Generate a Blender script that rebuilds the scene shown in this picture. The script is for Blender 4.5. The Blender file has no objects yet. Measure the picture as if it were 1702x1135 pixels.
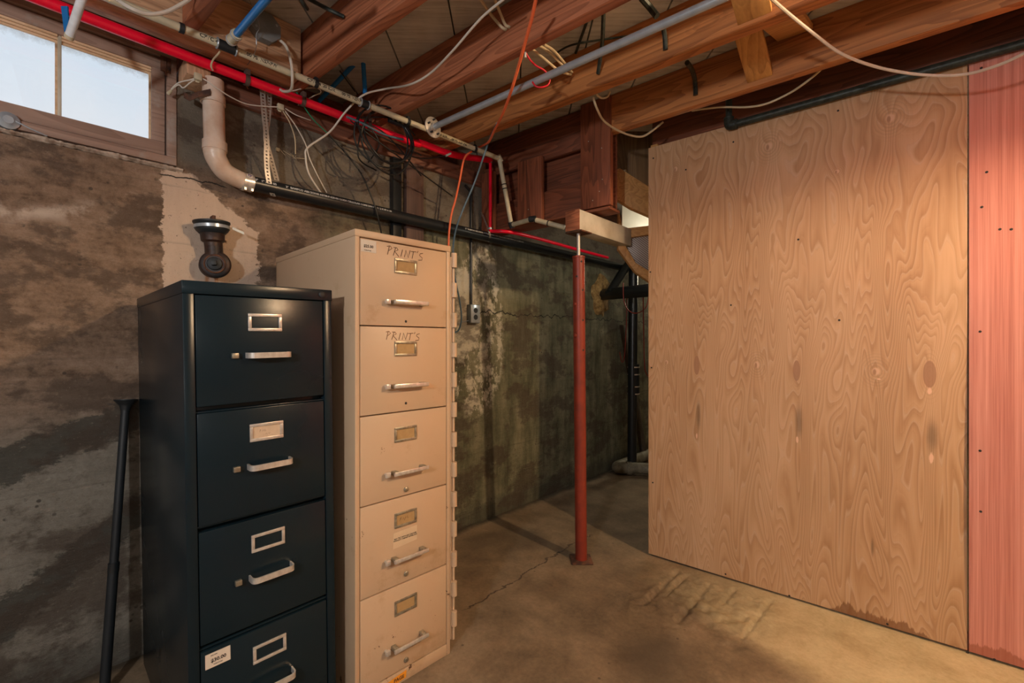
import bpy, bmesh, math, random
from mathutils import Vector, Matrix
random.seed(7)
S = bpy.context.scene
C = S.collection
PI = math.pi
# ------------------------------------------------------------------ camera
CAM = Vector((2.133, 0.0, 1.15))
cd = bpy.data.cameras.new('camera'); cam = bpy.data.objects.new('camera', cd); C.objects.link(cam)
cd.sensor_width = 36.0; cd.lens = 36.0 * 756 / 1702; cd.clip_start = 0.02; cd.clip_end = 200
cam.location = CAM
cam.rotation_euler = (PI / 2, 0, math.atan2(0.684, 0.7295))
S.camera = cam
# ------------------------------------------------------------------ world, lights, exposure
S.view_settings.view_transform = 'Standard'
S.view_settings.look = 'None'
S.view_settings.gamma = 1.0
S.view_settings.exposure = 0.16
S.view_settings.use_curve_mapping = False

def build_world():
    w = bpy.data.worlds.new('daylight'); S.world = w; w.use_nodes = True
    t = w.node_tree; t.nodes.clear()
    out = t.nodes.new('ShaderNodeOutputWorld'); bg = t.nodes.new('ShaderNodeBackground')
    tc = t.nodes.new('ShaderNodeTexCoord'); nz = t.nodes.new('ShaderNodeTexNoise')
    nz.inputs['Scale'].default_value = 2.6; nz.inputs['Detail'].default_value = 5
    rp = t.nodes.new('ShaderNodeValToRGB')
    rp.color_ramp.elements[0].position = 0.36; rp.color_ramp.elements[0].color = (0.68, 0.82, 0.96, 1)
    rp.color_ramp.elements[1].position = 0.62; rp.color_ramp.elements[1].color = (0.88, 0.91, 0.95, 1)
    t.links.new(tc.outputs['Generated'], nz.inputs['Vector']); t.links.new(nz.outputs['Fac'], rp.inputs['Fac'])
    t.links.new(rp.outputs['Color'], bg.inputs['Color']); bg.inputs['Strength'].default_value = 0.92
    t.links.new(bg.outputs['Background'], out.inputs['Surface'])
build_world()

def lamp(name, loc, power, color, r=0.05):
    d = bpy.data.lights.new(name, 'POINT'); d.energy = power; d.color = color; d.shadow_soft_size = r
    o = bpy.data.objects.new(name, d); o.location = loc; C.objects.link(o); return o

def W(xc, yc, z=0.0):            # metres right of / ahead of the camera -> world
    return Vector((CAM.x + 0.7295 * xc - 0.684 * yc, 0.684 * xc + 0.7295 * yc, z))
lamp('bulb_right_bay', W(2.02, 0.35, 2.335), 152, (1.0, 0.70, 0.41), 0.04)
lamp('fill_window_side', W(-0.80, -0.70, 1.62), 68, (1.0, 0.97, 0.95), 0.06)  # unseen fill light added to brighten the cabinet sides and left wall
lamp('fill_behind_camera', W(0.5, -1.3, 1.45), 12, (1.0, 0.93, 0.88), 0.10)  # added fill from an unseen source, lifts the ceiling bays
lamp('bulb_stair', W(1.02, 2.80, 1.80), 5, (1.0, 0.93, 0.74), 0.04)
lamp('fill_far_room', W(2.2, 5.2, 1.9), 22, (1.0, 0.88, 0.62), 0.08)  # added unseen fill, brightens the wall beyond the plywood
# ------------------------------------------------------------------ projecting pixels of the 1702x1135 frame
F = 756.0
def ray(px, py):
    r = (px - 851.0) / F
    return Vector((0.7295 * r - 0.684, 0.684 * r + 0.7295, (567.5 - py) / F))
NJ = Vector((0.632, 0.775))                     # joist normal in camera frame
JROT = math.atan2(0.0688, 0.9976)
def q(px, py, k, v):
    d = ray(px, py)
    if k == 'Z': s = v
    elif k == 'X': s = (v - CAM.x) / d.x        # plane parallel to the left wall, v metres from it
    elif k == 'z': s = (v - CAM.z) / d.z        # horizontal plane
    elif k == 'Y': s = v / d.y
    elif k == 'D': s = v / (NJ.x * (px - 851.0) / F + NJ.y)   # plane parallel to the joists
    return CAM + d * s
def J(a, D, z):                                  # joist frame -> world
    return W(0.775 * a + 0.632 * D, -0.632 * a + 0.775 * D, z)
def aD(p):                                       # world -> joist frame
    x = (p.x - CAM.x); y = p.y
    xc = 0.7295 * x + 0.684 * y; yc = -0.684 * x + 0.7295 * y
    return 0.775 * xc - 0.632 * yc, 0.632 * xc + 0.775 * yc
# ------------------------------------------------------------------ material helpers
class NT:
    def __init__(s, name):
        s.m = bpy.data.materials.new(name); s.m.use_nodes = True; s.t = s.m.node_tree
        s.t.nodes.clear(); s.out = s.t.nodes.new('ShaderNodeOutputMaterial')
        s.b = s.t.nodes.new('ShaderNodeBsdfPrincipled'); s.t.links.new(s.b.outputs[0], s.out.inputs[0])
        s.tc = s.t.nodes.new('ShaderNodeTexCoord'); s.P = s.tc.outputs['Object']
    def put(s, sock, v):
        if hasattr(v, 'is_linked') or isinstance(v, bpy.types.NodeSocket): s.t.links.new(v, sock)
        elif isinstance(v, (tuple, list)) and len(v) == 3 and sock.type == 'RGBA': sock.default_value = (*v, 1)
        else: sock.default_value = v
    def math(s, op, a, b=0.0, c=None, clamp=False):
        n = s.t.nodes.new('ShaderNodeMath'); n.operation = op; n.use_clamp = clamp
        s.put(n.inputs[0], a); s.put(n.inputs[1], b)
        if c is not None: s.put(n.inputs[2], c)
        return n.outputs[0]
    def add(s, a, b): return s.math('ADD', a, b)
    def sub(s, a, b): return s.math('SUBTRACT', a, b)
    def mul(s, a, b): return s.math('MULTIPLY', a, b)
    def smooth(s, v, lo, hi):
        n = s.t.nodes.new('ShaderNodeMapRange'); n.interpolation_type = 'SMOOTHSTEP'
        s.put(n.inputs['Value'], v); n.inputs['From Min'].default_value = min(lo, hi); n.inputs['From Max'].default_value = max(lo, hi)
        if lo > hi: n.inputs['To Min'].default_value = 1; n.inputs['To Max'].default_value = 0
        return n.outputs[0]
    def mix(s, f, a, b, mode='MIX'):
        n = s.t.nodes.new('ShaderNodeMix'); n.data_type = 'RGBA'; n.blend_type = mode
        s.put(n.inputs[0], f); s.put(n.inputs[6], a); s.put(n.inputs[7], b); return n.outputs[2]
    def sep(s, v=None):
        n = s.t.nodes.new('ShaderNodeSeparateXYZ'); s.put(n.inputs[0], v or s.P); return n.outputs
    def comb(s, x, y, z):
        n = s.t.nodes.new('ShaderNodeCombineXYZ'); s.put(n.inputs[0], x); s.put(n.inputs[1], y); s.put(n.inputs[2], z); return n.outputs[0]
    def scale(s, v, sc, loc=(0, 0, 0)):
        n = s.t.nodes.new('ShaderNodeMapping'); s.put(n.inputs[0], v); n.inputs['Scale'].default_value = sc; n.inputs['Location'].default_value = loc
        return n.outputs[0]
    def noise(s, v, sc=1.0, det=4, rough=0.55, dist=0.0):
        n = s.t.nodes.new('ShaderNodeTexNoise'); s.put(n.inputs['Vector'], v); n.inputs['Scale'].default_value = sc
        n.inputs['Detail'].default_value = det; n.inputs['Roughness'].default_value = rough; n.inputs['Distortion'].default_value = dist
        return n.outputs['Fac']
    def ramp(s, f, stops):
        n = s.t.nodes.new('ShaderNodeValToRGB'); s.put(n.inputs[0], f); cr = n.color_ramp
        while len(cr.elements) < len(stops): cr.elements.new(0.5)
        for e, (p, c) in zip(cr.elements, stops): e.position = p; e.color = (*c, 1)
        return n.outputs[0]
    def bump(s, h, strength=0.3, dist=0.01):
        n = s.t.nodes.new('ShaderNodeBump'); s.put(n.inputs['Height'], h); n.inputs['Strength'].default_value = strength
        n.inputs['Distance'].default_value = dist; s.t.links.new(n.outputs[0], s.b.inputs['Normal'])
    def ell(s, x, y, cx, cy, rx, ry, wob, soft=0.25, amp=0.5):       # blotch mask, 1 inside, ragged edge
        dx = s.math('DIVIDE', s.sub(x, cx), rx); dy = s.math('DIVIDE', s.sub(y, cy), ry)
        d = s.math('SQRT', s.add(s.mul(dx, dx), s.mul(dy, dy)))
        d = s.add(d, s.mul(s.sub(wob, 0.5), amp))
        return s.smooth(d, 1 + soft, 1 - soft)
    def set(s, **k):
        for n, v in k.items():
            nm = {'color': 'Base Color', 'rough': 'Roughness', 'metal': 'Metallic', 'spec': 'Specular IOR Level', 'coat': 'Coat Weight'}[n]
            s.put(s.b.inputs[nm], v)
        return s.m

def plain(name, col, rough=0.5, metal=0.0, var=0.12, sc=18, bump=0.0, dark=None):
    n = NT(name); f = n.noise(n.P, sc, 5, 0.6)
    c2 = dark or tuple(v * (1 - 2 * var) for v in col)
    c = n.mix(n.smooth(f, 0.3, 0.7), c2, col)
    if bump: n.bump(n.noise(n.P, sc * 6, 4), bump, 0.002)
    return n.set(color=c, rough=rough, metal=metal)

def wood(name, light, dark, rough=0.62, ring=9.0, wear=None, axis='x'):
    n = NT(name)
    oi = n.t.nodes.new('ShaderNodeObjectInfo')
    o = n.mul(oi.outputs['Random'], 37.0)
    x, y, z = n.sep()
    if axis == 'y': x, y = y, x
    if axis == 'z': x, z = z, x
    P = n.comb(n.add(x, o), n.add(y, o), z)
    broad = n.noise(n.scale(P, (0.7, 7, 7)), 1.6, 4)
    f = n.noise(n.scale(P, (0.10, 1, 1)), ring, 2, 0.5, 0.25)
    lines = n.math('FRACT', n.mul(f, 13.0))
    lines = n.smooth(lines, 0.0, 0.9)
    fine = n.noise(n.scale(P, (2.2, 120, 120)), 1.0, 3)
    # knots: sparse dark ovals with rings that bend round them
    vk = n.t.nodes.new('ShaderNodeTexVoronoi'); vk.inputs['Scale'].default_value = 1.0
    n.t.links.new(n.scale(P, (1.9, 5.5, 5.5)), vk.inputs['Vector'])
    kd = vk.outputs['Distance']
    k = n.add(n.add(n.mul(lines, 0.26), n.mul(fine, 0.46)), n.mul(broad, 0.52))
    c = n.ramp(k, [(0.30, dark), (0.60, tuple((a * .55 + b * .45) for a, b in zip(light, dark))), (0.92, light)])
    ringk = n.smooth(n.math('FRACT', n.mul(kd, 24.0)), 0.2, 0.8)
    c = n.mix(n.mul(n.mul(n.smooth(kd, 0.22, 0.08), ringk), 0.35), c, dark)
    c = n.mix(n.mul(n.smooth(kd, 0.075, 0.045), 0.75), c, tuple(v * .5 for v in dark))
    if wear: c = n.mix(n.smooth(n.noise(P, 5, 5, 0.7), 0.56, 0.68), c, wear)
    n.bump(n.add(fine, n.mul(lines, .4)), 0.25, 0.002)
    return n.set(color=c, rough=rough)

def m_concrete_wall():
    n = NT('old_board_formed_concrete'); x, y, z = n.sep()
    big = n.noise(n.P, 1.3, 5, 0.6); mid = n.noise(n.P, 5.5, 9, 0.68); fine = n.noise(n.P, 42, 7, 0.8)
    rag = n.noise(n.scale(n.P, (1, 1, 1.6)), 14, 6, 0.72)
    strat = n.noise(n.scale(n.P, (1, 0.7, 7)), 2.2, 5, 0.62)
    streak = n.noise(n.scale(n.P, (1, 5, 0.8)), 2.0, 6, 0.66)
    zs = n.add(z, n.mul(n.sub(big, 0.5), 0.5))
    # brown upper, grey lower
    strat3 = n.noise(n.scale(n.P, (1, 1, 2.6)), 3.4, 9, 0.70)
    brown = n.ramp(n.add(n.add(n.mul(strat, 0.22), n.mul(strat3, 0.48)), n.mul(fine, 0.30)), [(0.38, (0.07, 0.043, 0.026)), (0.46, (0.20, 0.128, 0.082)), (0.54, (0.31, 0.21, 0.145)), (0.66, (0.46, 0.34, 0.25))])
    grey = n.ramp(n.add(n.mul(mid, 0.6), n.mul(fine, 0.4)), [(0.3, (0.13, 0.115, 0.09)), (0.5, (0.25, 0.225, 0.185)), (0.7, (0.38, 0.35, 0.295))])
    green = n.ramp(n.add(n.mul(streak, 0.55), n.mul(mid, 0.45)), [(0.34, (0.045, 0.045, 0.026)), (0.47, (0.15, 0.145, 0.085)), (0.58, (0.26, 0.245, 0.155)), (0.74, (0.42, 0.38, 0.26))])
    c = n.mix(n.smooth(zs, 1.0, 0.72), brown, grey)
    c = n.mix(n.smooth(n.add(y, n.mul(n.sub(mid, .5), .6)), 0.75, 1.35), c, green)
    # grey lighter band just under the sill plate
    c = n.mix(n.mul(n.smooth(z, 1.80, 1.88), n.smooth(y, 0.36, 0.42)), c, n.mix(mid, (0.11, 0.09, 0.066), (0.27, 0.23, 0.18)))
    # aggregate pits and speckles
    vn = n.t.nodes.new('ShaderNodeTexVoronoi'); vn.inputs['Scale'].default_value = 30; n.t.links.new(n.P, vn.inputs['Vector'])
    pits = n.mul(n.smooth(vn.outputs['Distance'], 0.22, 0.12), n.smooth(mid, 0.52, 0.6))
    c = n.mix(n.mul(pits, 0.75), c, (0.04, 0.032, 0.025))
    # damp bands low on the near wall: ragged diagonal strips of dark
    wob = n.mul(n.sub(rag, 0.5), 0.20)
    def band(z0, slope, h):
        d = n.sub(n.add(z, wob), n.add(z0, n.mul(n.sub(y, 0.13), slope)))
        d = n.math('ABSOLUTE', d); return n.smooth(d, h, h * 0.72)
    near = n.smooth(y, 0.75, 0.6)
    damp = n.math('MAXIMUM', n.mul(band(0.83, 0.36, 0.065), near), n.mul(band(0.42, 0.78, 0.075), near))
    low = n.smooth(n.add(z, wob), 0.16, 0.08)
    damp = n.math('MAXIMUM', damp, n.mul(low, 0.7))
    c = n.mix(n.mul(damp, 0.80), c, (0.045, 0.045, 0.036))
    # trowelled pale strip lines (old efflorescence)
    sm = n.math('ABSOLUTE', n.sub(n.add(z, n.mul(n.sub(big, .5), .35)), 1.57))
    c = n.mix(n.mul(n.mul(n.smooth(sm, 0.05, 0.0), n.smooth(mid, 0.45, 0.6)), n.smooth(y, 0.36, 0.2)), c, (0.58, 0.47, 0.38))
    # painted patch behind the cast iron fitting
    px = n.mul(n.smooth(n.add(y, n.mul(n.sub(rag, 0.5), 0.10)), 0.345, 0.352), n.smooth(n.add(y, n.mul(n.sub(rag, 0.5), 0.12)), 0.685, 0.675))
    top = n.sub(1.80, n.mul(n.math('MAXIMUM', n.sub(y, 0.44), 0.0), 0.78))
    pz = n.smooth(n.sub(n.add(z, n.mul(n.sub(rag, .5), 0.12)), top), 0.006, -0.006)
    patch = n.mul(n.mul(px, pz), n.smooth(z, 1.0, 1.05))
    patch = n.mul(patch, n.smooth(n.noise(n.P, 60, 4, .7), 0.30, 0.36))
    pc = n.mix(n.noise(n.scale(n.P, (1, 6, 1)), 6, 4), (0.60, 0.44, 0.33), (0.74, 0.58, 0.46))
    rust = n.mul(n.ell(y, z, 0.50, 1.36, 0.05, 0.10, rag, .5, .6), n.smooth(n.noise(n.scale(n.P, (1, 40, 2)), 1.6, 3), .42, .6))
    pc = n.mix(n.mul(rust, 0.8), pc, (0.42, 0.15, 0.035))
    c = n.mix(patch, c, pc)
    # flaking white on the stretch right of the tall cabinet
    fl = n.noise(n.scale(n.P, (1, 1.5, 1)), 7.5, 7, 0.75)
    m1 = n.ell(y, z, 1.95, 1.20, 0.24, 0.52, rag, .12, 0.7)
    m2 = n.ell(y, z, 1.83, 1.31, 0.15, 0.25, rag, .1, 0.6)
    m3 = n.ell(y, z, 2.02, 1.62, 0.10, 0.22, rag, .2, 0.8)
    white = n.math('MAXIMUM', n.mul(n.math('MAXIMUM', m1, m3), n.smooth(fl, 0.475, 0.535)), m2)
    c = n.mix(n.mul(white, 0.9), c, n.mix(mid, (0.55, 0.50, 0.38), (0.80, 0.75, 0.62)))
    # cracks
    cn = n.mul(n.sub(n.noise(n.scale(n.P, (1, 3, 1)), 2.2, 5, .6), .5), 0.16)
    cr = n.math('ABSOLUTE', n.sub(z, n.add(1.34, cn)))
    c = n.mix(n.mul(n.smooth(cr, 0.005, 0.0018), n.smooth(y, 1.9, 2.0)), c, (0.012, 0.011, 0.009))
    cr2 = n.math('ABSOLUTE', n.sub(z, n.add(1.785, n.mul(cn, 0.35))))
    c = n.mix(n.mul(n.smooth(cr2, 0.004, 0.001), n.smooth(n.math('ABSOLUTE', n.sub(y, .45)), .12, .1)), c, (0.02, 0.016, 0.012))
    # board form lines
    bl = n.math('FRACT', n.mul(n.add(z, n.mul(n.sub(big, .5), .03)), 4.6))
    bline = n.mul(n.smooth(bl, 0.05, 0.0), n.smooth(mid, .4, .55))
    c = n.mix(n.mul(bline, 0.22), c, (0.06, 0.05, 0.04))
    blot = n.noise(n.scale(n.P, (1, 1, 1.7)), 3.1, 7, .68)
    dk = n.mul(n.smooth(blot, 0.515, 0.43), n.sub(1.0, patch))
    c = n.mix(n.mul(dk, 0.66), c, (0.075, 0.05, 0.035))
    lt = n.mul(n.smooth(n.noise(n.scale(n.P, (1, 1, 2.2)), 6.5, 8, .75), 0.60, 0.70), n.smooth(y, 0.9, 0.6))
    c = n.mix(n.mul(lt, n.mul(0.4, n.sub(1.0, damp))), c, (0.52, 0.40, 0.31))
    sp = n.noise(n.scale(n.P, (1, 1, 1.4)), 95, 4, .8)
    c = n.mix(n.mul(n.smooth(sp, 0.60, 0.72), 0.35), c, (0.62, 0.52, 0.42))
    c = n.mix(n.mul(n.smooth(sp, 0.40, 0.30), 0.50), c, (0.035, 0.028, 0.02))
    n.bump(n.add(n.add(n.mul(mid, .8), n.mul(fine, 0.8)), n.sub(n.mul(strat, 1.0), n.mul(bline, 0.1))), 0.7, 0.02)
    return n.set(color=c, rough=n.sub(0.9, n.mul(damp, 0.25)))

def m_floor():
    n = NT('worn_concrete_floor'); x, y, z = n.sep()
    big = n.noise(n.P, 0.9, 4, 0.6, 0.4); mid = n.noise(n.P, 4.0, 6, 0.66, 0.3); fine = n.noise(n.P, 60, 4, 0.7)
    k = n.add(n.add(n.mul(big, 0.42), n.mul(mid, 0.42)), n.mul(fine, 0.16))
    c = n.ramp(k, [(0.36, (0.09, 0.062, 0.036)), (0.47, (0.185, 0.13, 0.078)), (0.56, (0.275, 0.20, 0.125)), (0.68, (0.38, 0.30, 0.20))])
    vn = n.t.nodes.new('ShaderNodeTexVoronoi'); vn.inputs['Scale'].default_value = 14; n.t.links.new(n.P, vn.inputs['Vector'])
    sp = n.mul(n.smooth(vn.outputs['Distance'], 0.10, 0.05), n.smooth(mid, 0.5, 0.6))
    c = n.mix(n.mul(sp, 0.7), c, (0.05, 0.035, 0.022))
    # ragged darker patches
    wob = n.noise(n.P, 5, 5, .7)
    for (a, b, w, h) in DARK_PATCHES:
        c = n.mix(n.mul(n.ell(x, y, a, b, w, h, wob, 0.5, 1.3), 0.40), c, (0.055, 0.042, 0.028))
    # paler newer concrete along the partition, with lamplight painted into its colour
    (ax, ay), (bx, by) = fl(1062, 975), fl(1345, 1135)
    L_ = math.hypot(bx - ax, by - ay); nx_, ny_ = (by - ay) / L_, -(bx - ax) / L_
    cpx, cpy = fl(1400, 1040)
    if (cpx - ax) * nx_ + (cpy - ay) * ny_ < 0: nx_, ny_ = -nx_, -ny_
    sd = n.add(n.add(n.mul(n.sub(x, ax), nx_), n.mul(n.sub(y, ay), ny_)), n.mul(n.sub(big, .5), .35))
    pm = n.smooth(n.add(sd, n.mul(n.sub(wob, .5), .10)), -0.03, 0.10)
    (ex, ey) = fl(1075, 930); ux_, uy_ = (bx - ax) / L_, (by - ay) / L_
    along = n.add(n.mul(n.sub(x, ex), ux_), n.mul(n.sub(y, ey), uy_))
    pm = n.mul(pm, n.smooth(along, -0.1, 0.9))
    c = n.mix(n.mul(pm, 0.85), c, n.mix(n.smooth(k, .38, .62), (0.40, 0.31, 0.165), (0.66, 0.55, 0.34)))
    # darker along the foot of the concrete wall
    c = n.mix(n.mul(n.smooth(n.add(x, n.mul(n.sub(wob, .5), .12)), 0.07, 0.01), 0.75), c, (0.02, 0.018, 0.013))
    # long crack
    (x0, y0), (x1, y1) = CRACK
    sl = (x1 - x0) / (y1 - y0)
    cw = n.mul(n.sub(n.noise(n.P, 3.4, 6, .62), .5), 0.22)
    d = n.math('ABSOLUTE', n.sub(x, n.add(n.add(x0, n.mul(n.sub(y, y0), sl)), cw)))
    cm = n.mul(n.smooth(d, 0.0055, 0.002), n.mul(n.smooth(y, y0 - .02, y0 + .05), n.smooth(y, y1, y1 - .08)))
    c = n.mix(n.mul(cm, 0.8), c, (0.04, 0.025, 0.016))
    n.bump(n.sub(n.add(n.mul(mid, .5), n.mul(fine, .6)), n.mul(cm, 2.0)), 0.35, 0.008)
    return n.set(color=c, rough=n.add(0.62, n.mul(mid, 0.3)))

def m_plywood():
    n = NT('rotary_cut_plywood'); x, y, z = n.sep()
    th = n.mul(n.add(x, n.mul(n.noise(n.scale(n.P, (1, 1, .4)), 1.2, 2), 0.05)), 2 * PI / 0.405)
    R = 0.46
    v = n.comb(n.mul(n.math('COSINE', th), R), n.mul(n.math('SINE', th), R), n.add(n.mul(z, 1.25), n.mul(x, 0.12)))
    f = n.noise(v, 0.9, 2.0, 0.42, 0.45)
    f2 = n.noise(n.scale(n.P, (14, 1, 1.6)), 1.0, 3, .5)
    g = n.math('FRACT', n.add(n.mul(f, 32.0), n.mul(f2, 0.8)))
    saw = n.smooth(g, 0.0, 1.0); edge = n.smooth(n.math('ABSOLUTE', n.sub(g, 0.06)), 0.14, 0.0)
    g2 = n.math('FRACT', n.add(n.mul(f, 51.0), n.mul(f2, 3)))
    fine = n.noise(n.scale(n.P, (260, 1, 6)), 1.0, 3, .6)
    broad = n.noise(n.scale(n.P, (5, 1, 0.8)), 1.1, 3, .5)
    k = n.add(n.add(n.mul(saw, 0.22), n.mul(g2, 0.06)), n.add(n.mul(fine, 0.20), n.mul(broad, 0.62)))
    c = n.ramp(k, [(0.32, (0.40, 0.215, 0.098)), (0.52, (0.54, 0.325, 0.175)), (0.78, (0.66, 0.43, 0.26))])
    c = n.mix(n.mul(edge, 0.40), c, (0.80, 0.60, 0.43))
    rag = n.noise(n.P, 26, 5, .7)
    for (a, b, w, h) in PLUGS:                     # football patches and knots
        dx = n.math('DIVIDE', n.sub(x, a), w); dz = n.math('DIVIDE', n.sub(z, b), h)
        d = n.math('SQRT', n.add(n.mul(dx, dx), n.mul(dz, dz)))
        c = n.mix(n.mul(n.smooth(d, 1.05, 0.95), 0.9), c, n.mix(fine, (0.34, 0.17, 0.09), (0.47, 0.26, 0.15)))
        rr = n.math('FRACT', n.mul(d, 3.2)); c = n.mix(n.mul(n.mul(n.smooth(rr, .5, 1.), n.smooth(d, 2.6, 1.2)), 0.22), c, (0.33, 0.19, 0.10))
    for (a, b, w, h) in SMEARS:
        c = n.mix(n.mul(n.ell(x, z, a, b, w, h, rag, .8, .6), 0.6), c, (0.15, 0.09, 0.045))
    for (a, b, w, h) in KNOTS:
        w *= 1.5; h *= 1.5
        dx = n.math('DIVIDE', n.sub(x, a), w); dz = n.math('DIVIDE', n.sub(z, b), h)
        d = n.add(n.math('SQRT', n.add(n.mul(dx, dx), n.mul(dz, dz))), n.mul(n.sub(rag, .5), .35))
        rr = n.math('FRACT', n.mul(d, 1.35))
        c = n.mix(n.mul(n.mul(n.smooth(rr, .3, 1.), n.smooth(d, 6.0, 1.5)), 0.45), c, (0.36, 0.22, 0.12))
        c = n.mix(n.mul(n.smooth(d, 1.1, 0.6), 0.85), c, (0.74, 0.50, 0.34))
        c = n.mix(n.mul(n.ell(x, z, a - w * .35, b - h * .2, w * .4, h * .7, rag, .4, .3), .7), c, (0.30, 0.13, 0.05))
    for (a, b, w, h) in CHIPS:
        c = n.mix(n.mul(n.ell(x, z, a, b, w, h, rag, .3, 1.6), 0.9), c, (0.86, 0.58, 0.42))
    # water mark along the foot
    wv = n.noise(n.comb(n.mul(x, 9.0), 0.0, n.mul(z, 0.6)), 2.4, 6, .75)
    hgt = n.mul(n.mul(n.smooth(x, 0.78, 0.86), n.smooth(x, 1.19, 1.0)), n.add(n.mul(n.sub(wv, .3), 0.16), .01))
    wm = n.smooth(n.sub(z, hgt), 0.004, -0.004)
    c = n.mix(n.mul(n.mul(wm, n.smooth(hgt, 0.004, 0.012)), 0.72), c, (0.19, 0.065, 0.016))
    n.bump(n.add(fine, n.mul(g, .15)), 0.10, 0.001)
    return n.set(color=c, rough=0.52)

def m_redply():
    n = NT('reddish_straight_grain_plywood'); x, y, z = n.sep()
    l1 = n.noise(n.scale(n.P, (70, 1, 0.5)), 1.0, 3, .7); l2 = n.noise(n.scale(n.P, (300, 1, 4)), 1.0, 2)
    k = n.add(n.mul(l1, .65), n.mul(l2, .35))
    c = n.ramp(k, [(0.30, (0.42, 0.13, 0.095)), (0.50, (0.62, 0.25, 0.20)), (0.72, (0.78, 0.38, 0.31))])
    wv = n.noise(n.comb(n.mul(x, 9.0), 0.0, n.mul(z, 0.6)), 2.0, 5, .7)
    hgt = n.add(0.025, n.mul(n.sub(wv, .35), 0.13))
    c = n.mix(n.mul(n.smooth(n.sub(z, hgt), 0.004, -0.004), .6), c, (0.30, 0.075, 0.03))
    n.bump(l2, 0.1, 0.001)
    return n.set(color=c, rough=0.5)

def m_beige():
    n = NT('chipped_beige_enamel'); x, y, z = n.sep()
    a = n.noise(n.P, 3.0, 5, .6); f = n.noise(n.P, 55, 5, .7)
    c = n.mix(a, (0.51, 0.355, 0.225), (0.60, 0.435, 0.29))
    oi = n.noise(n.P, 16, 6, .72)
    lowm = n.smooth(z, 0.9, 0.05)
    chip = n.smooth(n.add(oi, n.mul(lowm, 0.055)), 0.685, 0.70)
    c = n.mix(n.mul(n.smooth(n.add(n.noise(n.P, 7, 5, .7), n.mul(lowm, .06)), .58, .72), .35), c, (0.36, 0.22, 0.10))
    c = n.mix(chip, c, (0.10, 0.045, 0.018))
    n.bump(f, 0.06, 0.001)
    return n.set(color=c, rough=0.42)

def m_black():
    n = NT('blue_black_enamel'); x, y, z = n.sep()
    a = n.noise(n.P, 2.5, 4, .5); f = n.noise(n.P, 300, 2, .5)
    c = n.mix(a, (0.004, 0.011, 0.016), (0.007, 0.018, 0.026))
    sc = n.smooth(n.noise(n.scale(n.P, (1, 1, .5)), 34, 5, .75), 0.735, 0.75)
    c = n.mix(n.mul(sc, .6), c, (0.30, 0.32, 0.32))
    n.bump(f, 0.05, 0.0006)
    return n.set(color=c, rough=n.add(0.20, n.mul(a, 0.12)), spec=0.28)

def m_glass():
    n = NT('dusty_window_glass'); t = n.t
    tr = t.nodes.new('ShaderNodeBsdfTransparent'); tr.inputs[0].default_value = (0.97, 0.985, 1, 1)
    gl = t.nodes.new('ShaderNodeBsdfGlossy'); gl.inputs['Roughness'].default_value = 0.02
    df = t.nodes.new('ShaderNodeBsdfDiffuse'); df.inputs[0].default_value = (0.50, 0.49, 0.45, 1)
    tl = t.nodes.new('ShaderNodeBsdfTranslucent'); tl.inputs[0].default_value = (0.75, 0.76, 0.74, 1)
    x, y, z = n.sep()
    rag = n.noise(n.scale(n.P, (1, 1, 1)), 34, 6, .8)
    d = n.sub(n.add(z, n.mul(n.sub(rag, .5), 0.07)), 2.14)
    dirt = n.mul(n.smooth(d, -0.02, 0.03), 0.45)
    low = n.mul(n.smooth(n.add(z, n.mul(n.sub(rag, .5), .08)), 1.93, 1.85), 0.25)
    dirt = n.math('MAXIMUM', n.math('MAXIMUM', dirt, low), 0.03)
    m0 = t.nodes.new('ShaderNodeMixShader'); m0.inputs[0].default_value = 0.5
    t.links.new(df.outputs[0], m0.inputs[1]); t.links.new(tl.outputs[0], m0.inputs[2])
    m1 = t.nodes.new('ShaderNodeMixShader'); m1.inputs[0].default_value = 0.06
    t.links.new(tr.outputs[0], m1.inputs[1]); t.links.new(gl.outputs[0], m1.inputs[2])
    m2 = t.nodes.new('ShaderNodeMixShader'); t.links.new(dirt, m2.inputs[0])
    t.links.new(m1.outputs[0], m2.inputs[1]); t.links.new(m0.outputs[0], m2.inputs[2])
    t.links.new(m2.outputs[0], n.out.inputs[0])
    return n.m

def m_subfloor():
    n = NT('weathered_subfloor_boards'); x, y, z = n.sep()
    # boards run 45 degrees to the joists
    sx = n.add(n.mul(x, 0.73), n.mul(y, 0.684)); sy = n.sub(n.mul(y, 0.73), n.mul(x, 0.684))
    v = n.comb(n.mul(sx, 14.0), n.mul(sy, 1.0), 0.0)
    g = n.noise(n.comb(n.mul(sx, 3.0), n.mul(sy, 50.0), 0.0), 1.0, 5, .75)
    b = n.noise(n.comb(n.mul(sx, 6.0), n.mul(sy, 2.0), 0.0), 0.7, 4, .6)
    k = n.add(n.mul(g, .55), n.mul(b, .45))
    c = n.ramp(k, [(0.36, (0.18, 0.165, 0.145)), (0.45, (0.47, 0.47, 0.44)), (0.56, (0.64, 0.64, 0.61)), (0.75, (0.78, 0.78, 0.74))])
    n.bump(g, 0.3, 0.003)
    return n.set(color=c, rough=0.85)

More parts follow.
